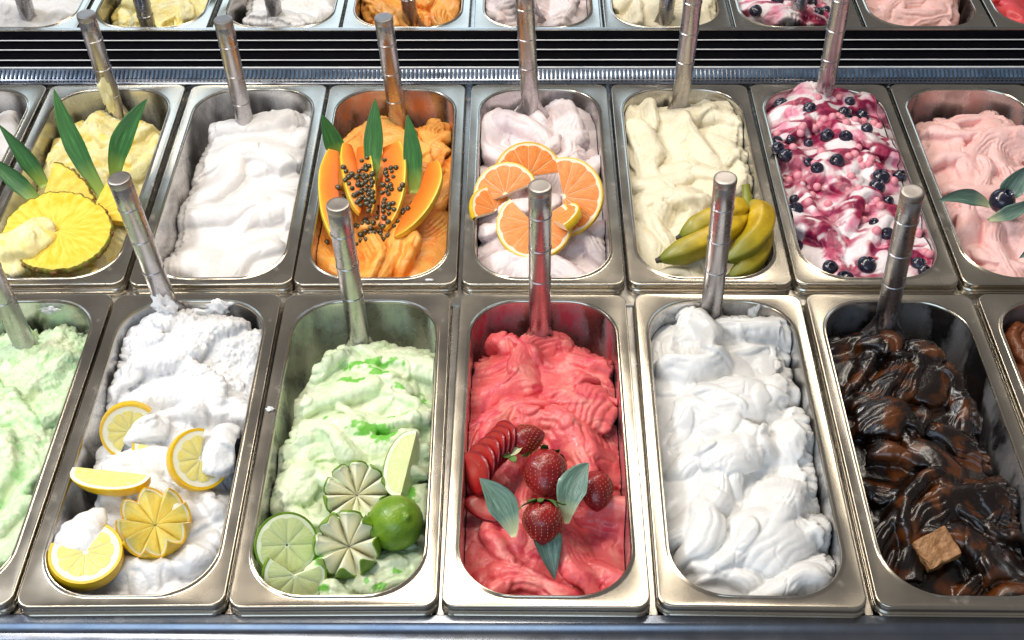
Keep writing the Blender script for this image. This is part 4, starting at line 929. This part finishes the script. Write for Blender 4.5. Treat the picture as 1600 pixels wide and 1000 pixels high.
PL = [(-7.6, 135.8), (43.8, 111.4), (33.0, 97.3), (12.7, 99.3), (1.6, 95.2), (-7.9, 93.2), (-13.2, 89.2), (16.2, 87.4), (-35.4, 79.3), (-62.8, 79.2), (-51.2, 43.5), (-19.6, 39.1), (22.8, 45.0), (42.5, 37.5), (15.5, 29.9), (20.3, 26.2), (8.1, 26.2), (-30.8, 18.7), (-59.0, 7.6), (-48.8, 9.4), (-66.8, -14.7), (5.2, -6.6), (9.1, -31.2), (-39.2, -24.5), (-46.4, -41.9), (-23.3, -38.3), (53.9, 17.9), (53.1, -6.4), (48.3, 22.7), (29.5, 17.1), (56.5, 111.5), (61.5, 107.5), (-19.3, 87.2), (10.3, -65.6), (15.9, -95.2), (26.5, -43.5), (14.1, -52.1), (64.0, -85.2), (64.6, -126.8), (-37.2, 75.4), (61.3, -123.7), (18.2, 142.1), (27.2, 91.4), (32.8, 22.6), (9.6, 101.2), (22.9, 17.1), (-31.7, -12.1), (29.9, -50.1)]
for i, (x, y, s) in enumerate(BL):
    z = hz('berry', x, y) + 0.2*s
    o = ob('blueberry', blue_me); n = (rb.uniform(-.6, .6), rb.uniform(-.9, .2), 1)
    o.matrix_world = put('berry', x, y, z, n, rb.uniform(0, 360)) @ Matrix.Diagonal((s, s*rb.uniform(.9, 1.05), s*rb.uniform(.8, 1), 1)) @ Matrix.Scale(1.1, 4)
    tag(o, 'dark blueberry lying on the marbled berry ice cream', 'blueberry', 'blueberries on the marbled ice cream'); berries.append((x, y, 8*s))
for x, y in PL:
    o = ob('sugar_pearl', pearl_me); s = rb.uniform(.88, 1.08)
    o.matrix_world = put('berry', x, y, hz('berry', x, y) - 0.3, (rb.uniform(-1, 1), rb.uniform(-1, 1), 1)) @ Matrix.Diagonal((s, s, s, 1))
    tag(o, 'small pink sugar pearl on the marbled berry ice cream', 'sugar pearl', 'pink sugar pearls')
o = ob('blueberry', blue_me); o.matrix_world = put('pink', -15, -62, 12, (.3, -.2, 1)) @ Matrix.Scale(1.7, 4)
tag(o, 'shiny dark berry between the leaves on the pink ice cream', 'berry')

# ------------------------------------------------------------------ strawberries
def strawberry(mat, Ln, R, label, calyx=True, seed=1):
    """tip along +z, stalk end at z = 0"""
    e = empty('strawberry', mat, label, 'strawberry', 'whole strawberries')
    pr = []
    for i in range(17):
        s = i/16; r = R*(math.sin(math.pi*min(1, s*.78+.16))**.8)*(1.08-.30*s) if s < 1 else .3
        if s > .8: r *= math.sqrt(max(0.0005, 1-((s-.8)/.2)**2))*.98 + .02
        pr.append((max(.3, r), Ln*s))
    body = lathe([(.3, 1.5)] + pr, 30)
    body = ([(x*(1+.10*float(pnoise(x/11+seed, z/11))), y*(1+.10*float(pnoise(y/11+seed, z/11+4))), z) for x, y, z in body[0]], body[1])
    ob('body', fixed_mesh('body', *body, M['straw_skin'], True, 80), e)
    V, F = [], []; sv, sf = lathe([(.1, -.7), (.4, -.2), (.42, .3), (.1, .8)], 6)
    zs = [Ln*(.09+.065*k) for k in range(13)]
    for k, z in enumerate(zs):
        r = float(np.interp(z, [q for _, q in pr], [w for w, _ in pr])); nn = max(4, int(2*math.pi*r/4.8))
        for j in range(nn):
            a = 2*math.pi*(j+.5*(k % 2))/nn; o_ = len(V)
            for x, y, zz in sv:
                X = r+.05+x*.6; V.append((X*math.cos(a)-y*math.sin(a), X*math.sin(a)+y*math.cos(a), z+zz*1.1))
            F += [tuple(o_+i for i in f) for f in sf]
    tag(ob('seeds', mesh('seeds', V, F, M['straw_seed'], True), e), kind='stuff')
    if calyx:
        rn = random.Random(seed)
        for j in range(8):
            a = 2*math.pi*j/8 + rn.uniform(-.2, .2); l_ = R*rn.uniform(.7, 1.05); V = []
            for i in range(6):
                s = i/5; w = 3.4*math.sin(math.pi*(.15+.85*s))**.8*(1 if s < 1 else .05) + .1
                x = 1+l_*s; z = -1.4 - 1.2*math.sin(s*3) + 7*s*s*rn.uniform(.2, 1)
                for q in (-1, 0, 1): V.append((x*math.cos(a)-q*w*math.sin(a), x*math.sin(a)+q*w*math.cos(a), z - .8*(q == 0)))
            F = grid_faces(6, 3); V += [(x, y, z-.5) for x, y, z in V]; F += [tuple(reversed(f)) for f in grid_faces(6, 3, off=18)]
            ob('calyx_leaf', mesh('calyx_leaf', V, F, M['calyx'], True), e)
    return e
strawberry(L('straw', -2, -92, 16) @ frame((0, -.80, -.42), (1, 0, 0)), 34, 18, 'small whole strawberry in front between two grey green leaves', True, 2)
strawberry(L('straw', 0, -40, 14) @ frame((0, -.86, -.05), (1, 0, 0)), 42, 20, 'large whole strawberry behind the front one', True, 3)
strawberry(L('straw', -28, -22, 10) @ frame((.8, .25, .1), (0, 0, 1)), 30, 14, 'small strawberry at the back between the sliced one and the large one', False, 4)
strawberry(L('straw', 44, -50, 2) @ frame((0, -.80, -.2), (1, 0, 0)), 34, 15, 'strawberry half hidden behind the right hand leaf', False, 5)
def straw_slice(mat, a, b, t, label):
    e = empty('strawberry_slice', mat, label, 'strawberry slice', 'strawberry slices')
    pr = [(0.0, 1)]; V = []; n = 26
    for z, k in ((-t/2, .86), (-t/4, .98), (0, 1), (t/4, .98), (t/2, .86)):
        for j in range(n):
            q = 2*math.pi*j/n; c, s = math.cos(q), math.sin(q)
            V.append((a*k*c*(1-.28*s), b*k*s, z))
    F = grid_faces(5, n, False, True)
    ob('skin', fixed_mesh('skin', V, F, M['straw_skin'], True, 60), e)
    V = []
    for z, k in ((t/2-.2, .90), (t/2+.5, .82), (t/2+.7, .5), (t/2+.1, .15)):
        for j in range(n):
            q = 2*math.pi*j/n; c, s = math.cos(q), math.sin(q); V.append((a*k*c*(1-.28*s), b*k*s, z))
    F = grid_faces(4, n, False, True) + [tuple(range(3*n, 4*n))]
    ob('cut_face', fixed_mesh('cut_face', V, F, M['straw_cut'], True, 60), e)
FAN = ['outermost strawberry slice of the fan, nearest the pan wall', 'second strawberry slice from the wall in the fan', 'third strawberry slice from the wall in the fan', 'fourth strawberry slice from the wall in the fan', 'fifth strawberry slice from the wall in the fan', 'innermost strawberry slice of the fan, next to the whole berries']
for i in range(6):
    q = i/5; an = 40 - 62*q
    straw_slice(L('straw', -60 + 24*q, -44 + 34*q - 6*q*q, -1 + 9*q) @ frame((-.80, -.42 + .2*q, .42), (.18, .25, 1)), 18 + 3*math.sin(3*q), 20 + 2*math.cos(5*q), 3.0, FAN[i])
straw_slice(L('straw', -50, -68, on('straw', -50, -68, 5)) @ frame((-.05, -.25, .96), (.25, 1, .1)), 13, 21, 4, 'separate bright red strawberry slice lying in front of the fan')
e = empty('calyx_sprig', L('straw', -29, -36, 10), 'small green sprig beside the strawberry fan', 'sprig')
for a, l_, w, up in ((80, 17, 5.5, 8), (35, 13, 3, 6), (-70, 10, 3.5, 2), (200, 9, 3, 3)):
    V = []; a = math.radians(a)
    for i in range(7):
        s = i/6; ww = w*math.sin(math.pi*(.1+.9*s))**.8+.05; x = l_*s; z = up*s
        for q in (-1, 0, 1): V.append((x*math.cos(a)-q*ww*math.sin(a), x*math.sin(a)+q*ww*math.cos(a), z+(1.0 if q else 0)))
    F = grid_faces(7, 3); V += [(x, y, z-.7) for x, y, z in V]; F += [tuple(reversed(f)) for f in grid_faces(7, 3, off=21)]
    ob('sprig_leaf', fixed_mesh('sprig_leaf', V, F, M['leaf_grey'] if l_ > 12 else M['calyx'], True, 80), e)

# ------------------------------------------------------------------ nougat cube, splashes
V, F = boxm(-15, 15, -13, 13, -9, 9)
import bmesh
bm = bmesh.new(); vv = [bm.verts.new(v) for v in V]
for f in F: bm.faces.new([vv[i] for i in f])
bmesh.ops.bevel(bm, geom=list(bm.edges), offset=1.6, segments=2, affect='EDGES', profile=.6)
bmesh.ops.subdivide_edges(bm, edges=[e_ for e_ in bm.edges if e_.calc_length() > 8], cuts=4, use_grid_fill=True)
for v in bm.verts:
    c_ = v.co.copy(); v.co += Vector((rb.gauss(0, .3) + 2.2*float(pnoise(c_.y/9, c_.z/9)), rb.gauss(0, .3) + 2.2*float(pnoise(c_.x/9+7, c_.z/9)), rb.gauss(0, .3) + 1.8*float(pnoise(c_.x/8, c_.y/8+3))))
bmesh.ops.scale(bm, vec=(MM, MM, MM), verts=bm.verts); bmesh.ops.recalc_face_normals(bm, faces=bm.faces)
me = bpy.data.meshes.new('nougat_cube'); bm.to_mesh(me); bm.free(); me.materials.append(M['nougat'])
o = ob('nougat_cube', me); o.matrix_world = L('choc', -14, -108, on('choc', -14, -108, 7)) @ frame((-.15, -.38, .9), (.90, .42, .1))
tag(o, 'square brown nougat piece lying on the dark chocolate ice cream', 'nougat')
def splash(mat, sx, sy, sz, label, seed, m='splash'):
    V, F = lathe([(max(.02, math.cos(math.radians(a))), math.sin(math.radians(a))) for a in range(-90, 91, 12)], 26); rn = random.Random(seed)
    out = []
    for x, y, z in V:
        k = 1 + .9*float(fbm(x*1.7+seed, y*1.7+z*1.3, seed, 3)) + .5*float(fbm(z*2.2-seed, x*2.2+y, seed+3, 2)); out.append((x*sx*k, y*sy*k, z*sz*k))
    V = out
    o = ob('ice_cream_splash', fixed_mesh('ice_cream_splash', V, F, M[m], True, 80)); o.matrix_world = mat
    tag(o, label, 'splash')
splash(L('lime', -77, 27, .6), 3.2, 2.6, 1.4, 'small white drop of ice cream on the left rim of the lime pan', 3)
splash(L('lemon', 22, 164, -3), 11, 5, 9, 'clump of white ice cream stuck on the rear rim of the lemon pan', 8)
splash(L('lemon', 10, 163, -14), 18, 5, 8, 'smear of white ice cream on the rear wall of the lemon pan', 9)
M['splash_yellow'] = simple('yellow_ice_cream_splash', (.82, .74, .42), (.86, .80, .52), rough=.4, sss=.2, bstr=.4, bdist=.001)
splash(L('pine', -3, 139, 12), 6, 4, 22, 'pale yellow smear of ice cream on the pineapple pan spatula', 21, 'splash_yellow')
splash(L('lemon', -27, 150, 10), 10, 6, 15, 'fluffy white lump clinging to the foot of the lemon pan spatula', 23)
splash(L('mer', 34, 158, -12), 5, 3, 16, 'white streak of ice cream standing at the rear wall of the glossy white pan', 27)
splash(L('pap', 55, -173.5, .4), 4, 1.6, .9, 'pale fleck of ice cream on the front rim of the papaya pan', 31)
splash(L('mint', 20, 164, -7), 9, 2, 4, 'white smear on the rear wall of the mint pan', 33)
